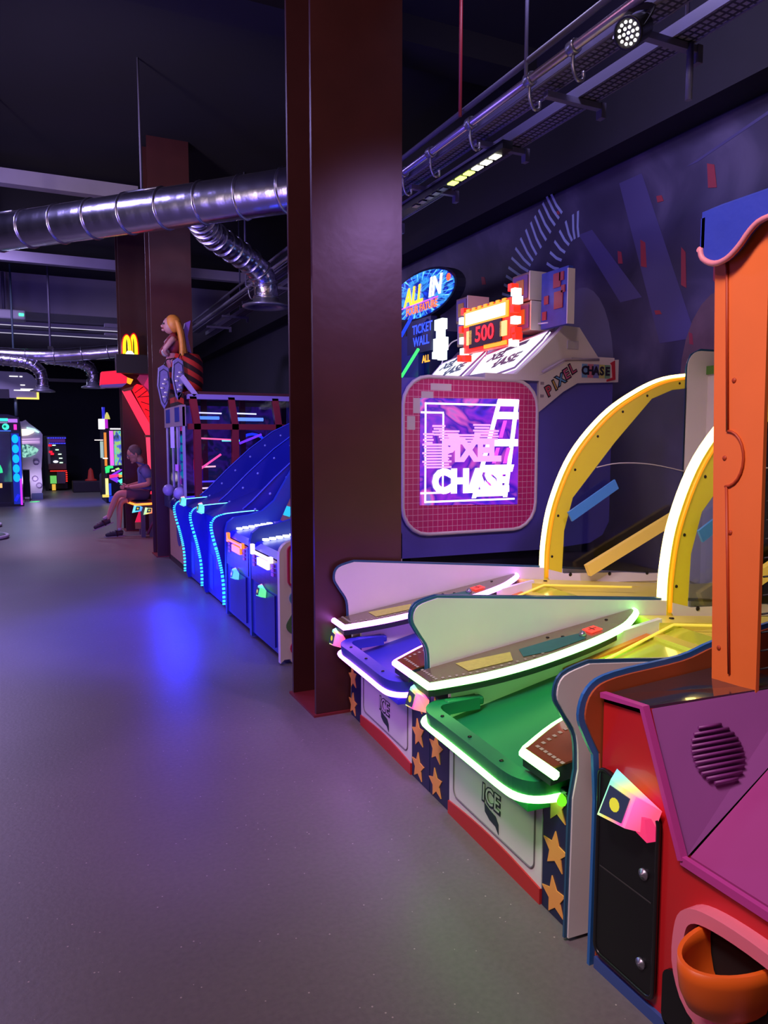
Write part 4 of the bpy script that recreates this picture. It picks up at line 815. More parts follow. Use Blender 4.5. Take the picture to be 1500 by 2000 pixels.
MB().frustum([(1.50,8.28,2.40),(1.56,8.28,2.37),(1.525,8.28,2.55),(1.56,8.28,2.72),(1.50,8.28,2.69),(1.475,8.28,2.55)], (0,.06,0)).build('curled_scroll', M('scroll_violet', (110,70,170), 0.45), t)
drum = stripemat('drum_stripes', (176,38,34), (40,10,18), (.5,0,1), 8.5, 0.5, duty=.5)
MB().lathe([(.17,1.945),(.19,2.05),(.19,2.28),(.15,2.36),(.02,2.37)], (1.50,8.34,0), (0,0,1), 20).build('striped_drum', drum, t)

for i, (px_, z) in enumerate(((1.235,1.985),(1.385,2.065))):
    sh = [(px_+a, z+b_) for a, b_ in ((-.052,.20),(0,.235),(.052,.20),(.066,.02),(.03,-.17),(0,-.225),(-.03,-.17),(-.066,.02))]
    s_ = MB().prism(sh, 'y', 8.10, 8.14, bev=.006).build('ornate_shield', M('shield_blue_grey', (112,100,160), 0.4, noise=0.35, nscale=30), t)
    for k in range(5):
        MB().ball((px_+.022*math.sin(k*2.1), 8.095, z-.10+.045*k), .017, (1.3,.5,.8), 8).build('silver_boss', M('shell_silver'), s_)
    MB().tube([(px_+a*.8, 8.098, z+b_*.8) for a, b_ in ((-.052,.20),(0,.235),(.052,.20),(.066,.02),(.03,-.17),(0,-.225),(-.03,-.17),(-.066,.02))], .005, n=5, closed=True).build('shield_rim', M('rim_dark', (40,36,70), 0.4), s_)
    MB().tube([(px_, 8.12, z+.21),(px_+.05,8.2,z+.30),(1.46,8.28,2.33)], .006, n=5).build('hanger', blackmetal, s_)

# ------------------------------------------------------------------ red-lit game with a leaning arm behind the seated man
t = thing('red_lit_game', 'red-lit game with a leaning glowing arm and ribbed fan behind the seated man', 'arcade game', (1.5, 12.1, 0))
rl = glow('lit_rose_red', (255,48,80), 1.15); rl2 = glow('lit_pure_red', (255,16,30), 1.1); rl3 = glow('lit_pink', (255,70,105), 1.1)
Y0, Y1 = 12.06, 12.16
box_ = MB().prism([(.905,2.278),(.925,2.465),(1.13,2.49),(1.285,2.40),(1.275,2.31)], 'y', 11.95, 12.20).build('lit_box', glow('lit_box_red', (255,30,66), .95), t)
MB().prism([(.905,2.272),(1.275,2.305),(1.21,2.25),(.93,2.235)], 'y', 11.95, 12.20).build('box_base', M('base_lilac', (140,110,190), 0.4), t)
MB().prism([(1.285,2.40),(1.295,2.32),(1.34,2.30),(1.375,2.37)], 'y', 11.98, 12.1).build('amber_lens', glow('lens_amber', (255,180,30), 1.1), t)
MB().prism([(1.215,2.215),(1.30,2.245),(1.39,2.27),(1.36,2.215),(1.24,2.185)], 'y', 12.0, 12.16).build('bracket', M('bracket_bronze', (130,70,50), 0.5), t)
MB().prism([(1.225,2.20),(1.33,2.225),(1.655,1.62),(1.645,1.53),(1.555,1.53)], 'y', Y0, Y1).build('leaning_arm', rl, t)
MB().prism([(1.555,1.50),(1.645,1.50),(1.66,.80),(1.58,.86)], 'y', Y0, Y1).build('upright', rl3, t)
bx('arm_joint', M('bracket_bronze'), t, 1.54, 1.66, Y0-.01, Y1+.01, 1.495, 1.53)
fan = [(1.36,2.25),(1.44,2.31),(1.52,2.29),(1.60,2.19),(1.66,2.06),(1.695,1.90),(1.69,1.66),(1.645,1.66)]
fo = MB().prism(fan, 'y', Y0+.02, Y1-.01).build('ribbed_fan', rl2, t)
for a, b_ in (((1.40,2.17),(1.53,2.27)),((1.44,2.11),(1.62,2.13)),((1.49,2.04),(1.68,1.98)),((1.545,1.93),(1.695,1.86)),((1.60,1.82),(1.69,1.75)),((1.44,2.10),(1.58,2.21))): MB().tube([(a[0],Y0+.015,a[1]),(b_[0],Y0+.015,b_[1])], .006, n=5).build('fan_rib', M('rib_dark_red', (70,8,16), 0.5), fo)
MB().prism([(1.46,2.40),(1.60,2.62),(1.69,2.50),(1.69,2.10),(1.63,2.18)], 'y', 12.18, 12.24).build('dusky_panel', M('dusky_plum', (120,52,92), 0.5, emit=(200,30,90), es=.25), t)
MB().prism([(1.55,2.30),(1.64,2.46),(1.66,2.20)], 'y', 12.16, 12.18).build('rose_panel', glow('rose_panel', (220,40,110), .7), t)
bx('dark_box', M('box_black_plum', (26,8,20), 0.5), t, 1.132, 1.625, 11.90, 12.12, 2.455, 2.73)
bx('pillar', M('pillar_grey_red', (80,40,60), 0.5), t, 1.60, 1.68, 12.0, 12.12, 0.0, .84)
MB().prism([(1.545,.62),(1.60,.74),(1.66,.74),(1.67,.60)], 'y', 11.98, 12.0).build('red_marker', rl, t)
MB().prism([(1.54,.06),(1.64,.32),(1.70,.34),(1.72,.08)], 'y', 11.5, 11.9).build('red_foot', glow('foot_red', (255,30,80), .7), t)
MB().tube([(1.46,11.5,.05),(1.66,11.55,.50)], .018, n=6).build('brace', M('brace_rose', (130,60,90), 0.4), t)
s_ = tag(bx('arch_sign', black, None, 1.20, 1.56, 11.93, 12.05, 2.731, 2.742), 'yellow glowing double arch sign on top of the black box', 'sign'); s_.name = 'arch_sign'
def arch(x0, x1, z0, z1, w, y, mat, nm):
    n = 14; cx_ = (x0+x1)/2; rx = (x1-x0)/2; ho = z1-z0
    o_ = [(cx_-rx*math.cos(math.pi*k/n), z0+ho*math.sin(math.pi*k/n)**.62) for k in range(n+1)]
    i_ = [(cx_-(rx-w)*math.cos(math.pi*k/n), z0+(ho-w*1.1)*math.sin(math.pi*k/n)**.62) for k in range(n+1)]
    MB().prism(o_+i_[::-1], 'y', y-.03, y+.03).build(nm, mat, s_)
ay = glow('arch_sign_yellow', (255,222,20), 1.5); rr_ = glow('arch_sign_red', (220,10,16), .9)
arch(1.235,1.36,2.742,3.025,.046,11.98,ay,'arch'); arch(1.345,1.455,2.742,3.05,.042,12.02,ay,'arch'); arch(1.22,1.375,2.742,3.045,.014,12.0,rr_,'arch_rim'); arch(1.335,1.475,2.742,3.075,.016,12.05,rr_,'arch_rim')
MB().prism([(1.27,2.742),(1.40,2.742),(1.36,2.79),(1.30,2.79)], 'y', 11.94, 11.96).build('sign_bulb', glow('bulb_white', (255,250,220), 3.0), s_)

# ------------------------------------------------------------------ spiral ducts
def ductmat(name, direction, freq, bstr=0.16):
    if name in _M: return _M[name]
    m = bpy.data.materials.new(name); m.use_nodes = True; nt = m.node_tree; b = nt.nodes['Principled BSDF']
    tc = nt.nodes.new('ShaderNodeTexCoord'); d = nt.nodes.new('ShaderNodeVectorMath'); d.operation = 'DOT_PRODUCT'; d.inputs[1].default_value = Vector(direction)*freq
    nt.links.new(tc.outputs['Object'], d.inputs[0])
    f = nt.nodes.new('ShaderNodeMath'); f.operation = 'PINGPONG'; f.inputs[1].default_value = 0.5; nt.links.new(d.outputs['Value'], f.inputs[0])
    n = nt.nodes.new('ShaderNodeTexNoise'); n.inputs['Scale'].default_value = 9; n.inputs['Detail'].default_value = 3; nt.links.new(tc.outputs['Object'], n.inputs['Vector'])
    a = nt.nodes.new('ShaderNodeMath'); nt.links.new(f.outputs[0], a.inputs[0]); nt.links.new(n.outputs[0], a.inputs[1])
    bp = nt.nodes.new('ShaderNodeBump'); bp.inputs['Strength'].default_value = bstr; bp.inputs['Distance'].default_value = 0.02
    nt.links.new(a.outputs[0], bp.inputs['Height']); nt.links.new(bp.outputs[0], b.inputs['Normal'])
    b.inputs['Base Color'].default_value = lin((214,210,222))+(1,); b.inputs['Metallic'].default_value = 1.0; b.inputs['Roughness'].default_value = 0.24
    _M[name] = m
    return m
def duct(root, pts, r, mat, every=0.55, name='duct_run', collar=True):
    P = smoothpath(pts, 6); d = MB().tube(P, r, n=20).build(name, mat, root)
    if collar:
        acc = 0.0; nxt = every*.4
        for a, b_ in zip(P, P[1:]):
            L = (b_-a).length
            while acc+L > nxt:
                p = a.lerp(b_, (nxt-acc)/L); t_, u, w = frame(a, b_)
                MB().tube([p+(u*math.cos(k*math.pi/10)+w*math.sin(k*math.pi/10))*(r+.004) for k in range(20)], .011, n=6, closed=True).build('collar', M('collar_steel', (190,186,200), 0.3, 1.0), d)
                nxt += every
            acc += L
    return d
dm = ductmat('spiral_duct', (.68,-.73,0), 6.0); dm2 = ductmat('flexible_duct', (.7,.5,-.5), 14.0, 0.4)
t = thing('spiral_duct', 'long silver spiral duct slung below the dark ceiling at left, with a drooping outlet', 'duct', (0, 8.6, 3.6))
duct(t, [(-4.2,13.2,3.6),(-2.2,11.05,3.6),(-.27,8.98,3.6),(1.0,7.61,3.6),(2.05,6.48,3.6),(2.28,6.23,3.63),(2.42,6.08,3.82),(2.44,6.06,4.3),(2.44,6.06,5.0)], .185, dm, .43)
duct(t, [(1.42,7.2,3.56),(1.66,7.72,3.52),(1.95,8.02,3.46),(2.2,8.22,3.40),(2.38,8.34,3.28),(2.43,8.38,3.12),(2.43,8.38,2.98)], .135, dm2, .16, 'duct_branch')
MB().lathe([(.145,3.03),(.15,2.99),(.25,2.965),(.27,2.955),(.27,2.94),(.20,2.935),(.17,2.96),(.13,2.99)], (2.43,8.38,0), (0,0,1), 28).build('outlet_flange', steel, t)
for x, y in ((-.27,8.98),(1.0,7.61),(-2.2,11.05)):
    MB().tube([(x,y,3.78),(x,y,5.0)], .010, n=5).build('hanger_rod', M('rod_grey', (96,92,112), 0.5), t)
    MB().tube([(x-.14,y+.15,3.80),(x+.14,y-.15,3.80)], .012, n=5).build('hanger_bar', steel, t)
t = thing('far_duct', 'distant silver duct with two drooping outlets hanging near the far machines', 'duct', (0.6, 16, 3.2))
duct(t, [(-3.5,17.5,3.15),(-1.2,16.4,3.12),(.1,16.0,3.08),(1.0,15.9,3.16),(1.8,15.7,3.26)], .13, dm, .5)
duct(t, [(.2,16.05,3.05),(.65,16.2,3.03),(.98,16.3,2.97),(1.09,16.35,2.80),(1.09,16.35,2.62)], .11, dm2, .14, 'duct_branch')
duct(t, [(-1.5,16.4,3.05),(-.5,16.1,2.99),(-.05,16.0,2.92),(.13,16.0,2.75),(.15,16.0,2.50)], .11, dm2, .14, 'duct_branch')
for x, y, z in ((1.09,16.35,2.52),(.15,16.0,2.40)):
    MB().lathe([(.115,z+.12),(.12,z+.06),(.22,z+.02),(.23,z),(.17,z-.005),(.10,z+.05)], (x,y,0), (0,0,1), 24).build('outlet_flange', steel, t)
MB().tube([(.32,16.0,3.2),(.32,16.0,4.9)], .02, n=6).build('hanger_rod', M('rod_grey'), t)
MB().box(.27,.37,15.95,16.05,3.17,3.27).build('hanger_clip', black, t)

# ------------------------------------------------------------------ cable tray with rig pipe over the game row
perf = gridmat('perforated_steel', (112,106,136), (40,38,56), 22, 26, ('X','Y'), 0.35, 0.4); railm = M('tray_rail', (112,106,136), 0.4, 0.4)
t = thing('cable_tray', 'twin steel cable tray with a rig pipe running above the game row', 'cable tray', (2.9, 8, 3.5))
for x0, x1, z in ((2.765,2.90,3.50),(3.03,3.17,3.47)):
    MB().box(x0,x1,.6,14.6,z,z+.006).build('tray_bed', perf, t)
    for x in (x0, x1): MB().box(x-.006,x+.006,.6,14.6,z-.004,z+.06).build('tray_rail', railm, t)
MB().tube([(2.70,.6,3.52),(2.70,14.6,3.52)], .026, n=10).build('rig_pipe', M('rig_pipe', (170,160,190), 0.3, 0.8), t)
MB().tube([(2.66,.6,3.60),(2.66,14.6,3.60)], .018, n=8).build('cable', M('cable_grey', (70,66,88), 0.6), t)
MB().tube([(2.735,.6,3.47),(2.735,14.6,3.47)], .010, n=6).build('cable', M('cable_grey'), t)
for y in (1.4,2.2,3.02,3.75,4.53,5.50,6.5,7.5,8.6,9.7,10.9,12.2,13.4):
    MB().box(2.80,3.22,y-.02,y+.02,3.43,3.465).build('bracket', railm, t)
    MB().box(3.20,3.235,y-.025,y+.025,3.38,3.47).build('bracket_end', railm, t)
for y in (1.6,2.5,3.35,3.74,4.4,4.95,5.4,6.3,8.2,10.1):
    c = MB().lathe([(.036,0),(.04,.01),(.04,.05),(.036,.06)], (2.70,y,3.52), (0,1,0), 12).build('pipe_clamp', steel, t)
    MB().tube(smoothpath([(2.70,y+.03,3.49),(2.70,y+.03,3.42),(2.73,y+.03,3.36),(2.77,y+.03,3.37),(2.77,y+.03,3.41)],3), .010, n=6).build('hook', steel, c)
for x, y in ((2.65,3.74),(2.65,6.3),(3.12,3.0),(2.65,2.2),(2.65,8.2),(2.65,10.1),(3.1,12.2)):
    MB().tube([(x,y,3.52),(x,y,5.0)], .012, n=6).build('hanger_rod', M('rod_steel_blue', (100,98,128), 0.45), t)
MB().tube([(2.62,4.43,3.55),(2.62,4.43,5.0)], .013, n=6).build('red_pipe', M('red_pipe', (130,30,40), 0.45), t, 'thin red pipe')
MB().tube([(3.15,3.0,3.46),(3.15,3.0,3.18)], .018, n=8).build('drop_tube', M('rod_steel_blue'), t)
MB().box(1.2,2.62,14.5,14.64,3.50,3.56).build('cross_tray', railm, t)
MB().box(1.2,2.62,14.5,14.64,3.36,3.39).build('cross_tray', railm, t)
# round lamp with nineteen lenses, and a bar lamp
t = thing('stage_lamp', 'round black stage lamp with nineteen bright lenses clamped under the tray', 'stage light', (2.72, 2.93, 3.5))
ax = Vector((-.80,-.22,-.50)).normalized(); cen = Vector((2.63,2.88,3.345))
MB().lathe([(.035,-.15),(.06,-.12),(.066,0),(.072,.004),(.072,.02),(.062,.02),(.061,.008),(.0,.008)], cen, ax, 24).build('lamp_can', blackmetal, t)
tt, uu, ww = frame(Vector((0,0,0)), ax)
lens = glow('lens_white', (255,246,250), 2.6)
for rad, n in ((0,1),(.024,6),(.047,12)):
    for k in range(n):
        a = 2*math.pi*k/n; c = cen+ax*.010+uu*rad*math.cos(a)+ww*rad*math.sin(a)
        MB().lathe([(0,0),(.0078,0),(.007,.005),(0,.007)], c, ax, 8).build('lens', lens, t)
MB().tube(smoothpath([cen+uu*.075,cen+uu*.085-ax*.07+Vector((0,0,.06)),Vector((2.70,2.92,3.49)),cen-uu*.085-ax*.07+Vector((0,0,.06)),cen-uu*.075],4), .012, flat=(.03,.006)).build('yoke', blackmetal, t)
MB().tube([(2.72,2.93,3.50),(2.70,2.93,3.56)], .014, n=6).build('clamp_arm', steel, t)
t = thing('bar_lamp', 'slim bar lamp with a row of glowing yellow and white cells under the tray', 'stage light', (2.92, 4.95, 3.45))
MB().box(2.905,2.985,4.35,6.0,3.37,3.425).build('lamp_body', blackmetal, t)
for k in range(6):
    y = 4.46+.115*k
    MB().box(2.915,2.972,y,y+.075,3.362,3.371).build('lamp_cell', glow('cell_yellow' if k >= 3 else 'cell_cream', (230,255,110) if k >= 3 else (255,250,225), 3.0), t)
for k in range(5):
    y = 5.18+.115*k; MB().box(2.92,2.965,y,y+.07,3.363,3.371).build('dark_cell', M('cell_dark', (60,56,80), 0.3), t)

# ------------------------------------------------------------------ far end of the hall
strip = glow('strip_dim', (200,195,220), 1.0)
for k, (x0, x1, y, z) in enumerate(((-3.0,2.1,19.2,4.095),(-3.0,2.1,20.6,4.095))):
    o = bx('strip_light', M('strip_case', (200,196,214), 0.5), None, x0, x1, y, y+.10, z, z+.08)
    tag(o, ('long pale ceiling strip nearest under the far ceiling', 'long pale ceiling strip furthest back under the far ceiling')[k], 'ceiling light', 'far ceiling strips')
    bx('tube', strip, o, x0+.1, x1-.1, y+.02, y+.08, z-.01, z)
t = thing('far_projector', 'small pale ceiling projector with a green status light at the far left', 'projector', (-.5, 17.3, 4.0))
bx('case', M('projector_case', (190,186,200), 0.45), t, -.95, -.10, 17.2, 17.7, 3.93, 4.12, bev=.03)
bx('status_light', glow('status_green', (60,255,150), 3.0), t, -.22, -.13, 17.19, 17.2, 4.0, 4.05)
MB().tube([(-.5,17.45,4.1),(-.5,17.45,4.9)], .03, n=8).build('drop_pole', M('rod_grey'), t)
for k, (x, y, r_) in enumerate(((.95,19.9,.42),(-.65,19.5,.5))):
    o = MB().lathe([(0,4.17),(r_*.8,4.17),(r_,4.19),(r_,4.2),(0,4.2)], (x,y,0), (0,0,1), 20).build('ceiling_diffuser', M('diffuser_dark', (24,22,30), 0.6))
    tag(o, ('round dark ceiling diffuser right of the hanger rod', 'round dark ceiling diffuser at the far left')[k], 'ceiling diffuser', 'ceiling diffusers')
t = thing('hanging_sign', 'grey hanging sign board with white lines and a yellow corner edge', 'sign', (-.3, 16.4, 2.5))
MB().prism([(-1.3,2.30),(.06,2.29),(.06,2.62),(-.02,2.75),(-.12,2.80),(-1.3,2.82)], 'y', 16.5, 16.56).build('board', M('sign_grey', (120,116,136), 0.5, emit=(120,112,150), es=.12), t)
ys = glow('sign_yellow', (255,214,90), 1.5)
bx('yellow_edge', ys, t, -.32, .085, 16.46, 16.5, 2.275, 2.305); bx('yellow_edge', ys, t, .045, .085, 16.46, 16.5, 2.275, 2.45)
bx('dark_window', M('window_dark', (26,24,34), 0.4), t, -1.2, -.45, 16.48, 16.5, 2.28, 2.46)
ws = glow('sign_line_white', (255,250,255), 2.0)
for x0, x1, z in ((-.43,-.28,2.715),(-.25,-.20,2.715),(-.24,-.16,2.55),(-.36,.02,2.445),(-.24,.02,2.47)): bx('line', ws, t, x0, x1, 16.49, 16.5, z-.008, z+.008)
MB().tube([(-.34,16.6,1.95),(-.34,16.6,2.3)], .03, n=8).build('post', M('post_teal_grey', (80,100,112), 0.5), t)
MB().tube([(-.34,16.6,2.8),(-.34,16.6,4.9)], .02, n=8).build('post', M('post_teal_grey'), t)

t = thing('fish_tank_game', 'dark cabinet with a glossy front and a column of cyan bubbles at the far left', 'arcade game', (-.9, 18.6, 0))
MB().prism([(-2.2,.06),(-.33,.06),(-.30,1.70),(-.34,1.98),(-.55,2.04),(-2.2,2.04)], 'y', 18.5, 19.6).build('cabinet', M('cabinet_black_blue', (18,22,40), 0.3), t)
bx('plinth', black, t, -2.2, -.30, 18.45, 19.6, 0, .07)
bx('tank_front', screen('tank_dark', ((8,14,24),(14,26,40),(20,60,70),(60,160,140),(16,24,44)), 1.6, .5, (1,1,.7)), t, -2.1, -.52, 18.47, 18.5, .55, 1.66)
bx('lower_front', M('lower_gloss', (24,26,52), 0.12, noise=.4, nscale=2), t, -2.1, -.55, 18.48, 18.5, .1, .52)
MB().tube([(-.93+.20*math.cos(a),18.46,.75+.26*math.sin(a)) for a in [math.pi*k/10 for k in range(11)]], .035, n=6).build('green_curve', glow('curve_green', (60,240,160), 1.0), t)
bx('gold_print', glow('gold_print', (255,200,120), 1.0), t, -.84, -.72, 18.45, 18.47, .42, .52)
cb = bx('bubble_column', M('column_blue', (14,40,150), 0.3, emit=(20,60,230), es=.35), t, -.50, -.345, 18.44, 18.5, .05, 1.62)
for z in (1.50,1.28,1.06,.84,.64):
    MB().ball((-.425,18.43,z), .085, (.85,.4,1.15), 10).build('bubble', glow('bubble_cyan', (20,190,255), 1.1), cb)
bx('column_edge', glow('edge_violet', (200,50,240), 1.3), cb, -.365, -.325, 18.42, 18.44, .03, .62)
bx('column_edge', glow('edge_blue', (40,70,255), 1.2), cb, -.36, -.32, 18.42, 18.44, .62, 1.55)
MB().tube([(-.47,18.43,.12),(-.40,18.43,.26)], .035, n=6).build('blue_print', glow('print_blue_lit', (30,40,255), 1.0), cb)
hd = bx('marquee', M('marquee_dark', (22,26,40), 0.4), t, -2.1, -.33, 18.46, 18.52, 1.66, 1.98)
bx('marquee_strip', glow('strip_mint', (60,245,215), 1.4), hd, -2.0, -.55, 18.44, 18.46, 1.89, 1.95)
bx('marquee_strip', glow('strip_lilac', (190,120,240), 1.0), hd, -.55, -.36, 18.44, 18.46, 1.86, 1.94)
bx('marquee_strip', glow('strip_grey_lilac', (150,140,190), .7), hd, -2.0, -.56, 18.44, 18.46, 1.84, 1.88)
bx('marquee_strip', glow('strip_blue', (70,120,255), 1.0), hd, -2.0, -.50, 18.44, 18.46, 1.665, 1.685)
e_ = MB().lathe([(0,0),(.07,0),(.07,.02),(0,.02)], (-.60,18.46,1.765), (0,-1,0), 16).build('round_eye', glow('eye_mint', (70,250,210), 1.3), hd)
MB().lathe([(0,0),(.03,0),(.03,.008),(0,.008)], (-.615,18.44,1.77), (0,-1,0), 12).build('pupil', M('pupil_green', (10,110,90), 0.4, emit=(10,140,110), es=.7), e_)
bx('magenta_tab', glow('tab_magenta', (255,50,200), 1.2), hd, -.44, -.38, 18.44, 18.46, 1.70, 1.82)

t = thing('draped_capsule', 'pale draped photo capsule with an almond window beyond the bubble column', 'photo booth', (-.1, 20.6, 0))
dr = M('pale_drape', (206,196,226), 0.6, noise=0.1, nscale=4, bump=0.8)
cp_ = MB()
prof = [(-.55,.02),(.05,.02),(.10,.3),(.09,.75),(.13,1.2),(.15,1.62),(.10,1.70),(-.0,1.78),(-.15,1.9),(-.22,1.98),(-.30,1.94),(-.55,1.94)]
cp_.prism(prof, 'y', 20.5, 21.6)
cp_ = cp_.build('drape', dr, t)
MB().prism([(-.40,1.04),(-.18,1.06),(-.02,1.14),(.045,1.24),(-.02,1.30),(-.18,1.37),(-.40,1.37)], 'y', 20.47, 20.5).build('almond_window', screen('window_mint', ((16,24,40),(40,90,100),(170,240,220),(20,40,60)), 6, 1.0), cp_)
MB().prism([(-.40,1.58),(-.18,1.60),(-.06,1.66),(-.02,1.72),(-.10,1.76),(-.40,1.74)], 'y', 20.46, 20.5).build('lit_title', glow('title_cream', (255,240,220), 1.5), cp_)
MB().prism([(-.20,1.80),(-.02,1.76),(.08,1.68),(.06,1.66),(-.08,1.72),(-.20,1.74)], 'y', 20.45, 20.5).build('title_swoosh', glow('swoosh_mint', (200,255,235), 1.3), cp_)
for z, h in ((1.50,.012),(1.44,.018),(1.40,.010)): MB().prism([(-.40,z-h),(.08,z+.01),(.08,z+.018),(-.40,z+h)], 'y', 20.46, 20.5).build('light_fold', glow('fold_pink', (240,200,250), 1.0), cp_)
for x, z in ((-.02,.92),(-.06,.52),(.02,.36)):
    MB().tube([(x+.06*math.cos(a),20.48,z+.06*math.sin(a)) for a in [2*math.pi*k/12 for k in range(12)]], .012, n=5, closed=True).build('drape_print', M('print_lilac_grey', (150,130,180), 0.6), cp_)
bx('drape_base', M('base_blue_grey', (100,110,160), 0.5), t, -.15, .10, 20.46, 20.5, .0, .16)
lampcap = lamp('lamp_capsule', 'POINT', (-.05, 20.2, .5), 5, (0.85,0.7,1.0), .1)
o = tag(MB().box(-.345,-.175,20.0,20.3,.10,.765,bev=.01).build('floor_speaker', black), 'black floor speaker box standing in front of the draped capsule', 'speaker')
bx('top_edge', M('speaker_edge', (130,120,130), 0.4), o, -.345, -.175, 19.99, 20.0, .75, .765)
for x in (-.33,-.20): bx('foot', black, o, x, x+.02, 20.02, 20.28, 0, .10)
o = tag(MB().prism([(-.20,19.60),(-.06,19.55),(.02,19.72),(-.06,19.75)], 'z', .0, .012).build('floor_marker', glow('marker_green', (70,230,120), 1.2)), 'small glowing green marker on the floor beside the speaker', 'floor light')

t = thing('bulb_lit_game', 'far game cabinet with a red bulb-lit frame and two blue lit rows', 'arcade game', (.5, 24.5, 0))
bx('cabinet', M('far_cabinet', (30,24,44), 0.5), t, .20, .80, 24.2, 25.0, .05, 1.62)
bx('side_panel', M('far_grey', (130,118,130), 0.5), t, .28, .36, 24.15, 24.2, .75, 1.58)
bx('black_post', black, t, .21, .29, 24.1, 24.2, 0, 1.6)
for z, x0, x1 in ((1.56,.25,.82),(1.40,.34,.80)):
    for k in range(9): bx('blue_cell', glow('cell_blue', (60,60,255), 1.6), t, x0+(x1-x0)*k/9, x0+(x1-x0)*(k+.75)/9, 24.14, 24.16, z-.014, z+.014)
bx('plum_band', M('plum_band', (90,40,110), 0.5, emit=(90,30,130), es=.4), t, .36, .78, 24.15, 24.2, 1.43, 1.53)
for x, z in ((.47,1.345),(.55,1.21),(.62,1.08),(.64,.96),(.65,.83),(.67,.70)): bx('white_cell', glow('cell_mint', (210,255,220), 1.8), t, x-.045, x+.045, 24.14, 24.16, z-.014, z+.014)
for x, z in ((.37,1.15),(.41,1.09),(.36,1.34)): bx('red_digit', glow('digit_far_red', (255,20,50), 1.4), t, x-.04, x+.05, 24.14, 24.16, z-.03, z+.03)
MB().ball((.50,24.14,.86), .06, (1.2,.4,.6), 8).build('lit_oval', glow('oval_white', (230,230,255), 1.6), t)
bx('brown_shelf', M('shelf_brown', (104,60,66), 0.5), t, .30, .78, 24.0, 24.2, .64, .80)
for k in range(10): bx('red_bulb', glow('bulb_red', (255,40,30), 2.2), t, .34+.046*k, .375+.046*k, 23.98, 24.0, .575, .60)
for k in range(5): bx('red_bulb', glow('bulb_red'  , (255,40,30), 2.2), t, .755, .80, 23.98, 24.0, .27+.062*k, .30+.062*k)
bx('green_panel', glow('panel_leaf', (120,220,110), .8), t, .33, .50, 23.98, 24.0, .22, .45)
bx('amber_panel', glow('panel_amber', (240,190,70), .9), t, .37, .47, 23.98, 24.0, .02, .20)
bx('grey_box', M('far_mauve', (110,80,110), 0.5), t, .52, .74, 23.98, 24.1, .22, .56)

t = thing('racing_game', 'colourful lit racing game with orange and pink light columns beyond the seated man', 'arcade game', (1.7, 19.2, 0))
bx('cabinet', M('racer_black', (16,16,28), 0.4), t, 1.47, 2.35, 19.1, 20.2, .05, 1.78)
bx('orange_column', glow('column_orange', (235,140,50), 1.0), t, 1.475, 1.53, 19.05, 19.1, .86, 1.66)
bx('pink_column', glow('column_pink', (235,110,235), 1.1), t, 1.60, 1.685, 19.04, 19.1, .86, 1.70)
bx('pale_column', glow('column_pale', (190,220,205), .7), t, 1.40, 1.465, 19.2, 19.3, 1.05, 1.45)
bx('shelf_tab', glow('tab_cream', (255,240,225), 1.5), t, 1.27, 1.46, 19.15, 19.2, 1.47, 1.49); bx('shelf_tab', glow('tab_cream'  , (255,240,225), 1.5), t, 1.43, 1.54, 19.0, 19.05, 1.03, 1.055)
sc_ = bx('screen', screen('racer_screen', ((20,26,60),(60,90,120),(90,110,240),(180,220,90),(90,220,220),(30,50,160)), 4.5, .9), t, 1.70, 2.1, 19.04, 19.1, .86, 1.70)
bx('screen_top', glow('screen_top', (255,250,255), 2.0), t, 1.62, 2.0, 19.02, 19.06, 1.735, 1.76)
bx('white_head', glow('head_white', (255,245,250), 1.7), t, 1.37, 1.50, 19.0, 19.2, 1.74, 1.98); bx('magenta_head', glow('head_magenta', (190,40,200), 1.0), t, 1.50, 1.57, 19.0, 19.2, 1.76, 1.97)
MB().tube([(1.48,19.05,1.98),(1.48,19.05,2.26)], .035, n=8).build('blue_antenna', glow('antenna_blue', (50,50,220), .8), t)
MB().lathe([(.07,1.98),(.05,2.06),(.015,2.14)], (1.56,19.05,0), (0,0,1), 10).build('yellow_cone', glow('cone_yellow', (235,225,110), .8), t)
con = MB().prism([(1.44,.30),(1.50,.86),(2.1,.90),(2.1,.30)], 'y', 18.6, 19.1).build('console', M('console_black', (20,20,40), 0.4), t)
for nm, c, pts in (('green_curl',(50,240,120),[(1.45,.70),(1.44,.84),(1.52,.88),(1.62,.87),(1.62,.82),(1.54,.81),(1.53,.72)]),('violet_wing',(140,50,240),[(1.56,.66),(1.78,.79),(1.84,.79),(1.66,.66)]),('mint_wing',(100,245,190),[(1.72,.68),(1.90,.77),(1.95,.75),(1.93,.71),(1.80,.66)]),('rose_band',(255,50,130),[(1.53,.66),(1.53,.58),(1.74,.62),(1.74,.68)]),('amber_band',(255,170,70),[(1.74,.67),(1.74,.60),(1.92,.60),(1.92,.64)]),('rose_band',(255,60,150),[(1.86,.60),(1.86,.46),(2.0,.50),(2.0,.62)]),('violet_band',(120,50,230),[(1.53,.57),(1.70,.47),(1.74,.55),(1.70,.61)]),('mint_curve',(90,235,205),[(1.70,.52),(1.84,.58),(1.86,.50),(1.86,.38),(1.79,.36),(1.77,.46)]),('lime_tab',(180,240,120),[(1.66,.80),(1.74,.83),(1.77,.79),(1.69,.77)]),('cream_tab',(255,240,220),[(1.58,.77),(1.66,.78),(1.65,.74),(1.58,.74)])):
    MB().prism(pts, 'y', 18.57, 18.6).build(nm, glow('racer_'+nm, c, 1.2), con)
bx('yellow_post', glow('post_cream_yellow', (255,240,150), 1.1), t, 1.435, 1.50, 18.55, 18.6, .20, .58)
bx('yellow_foot', glow('foot_yellow', (250,220,100), 1.0), t, 1.36, 1.50, 18.5, 18.6, .14, .20)
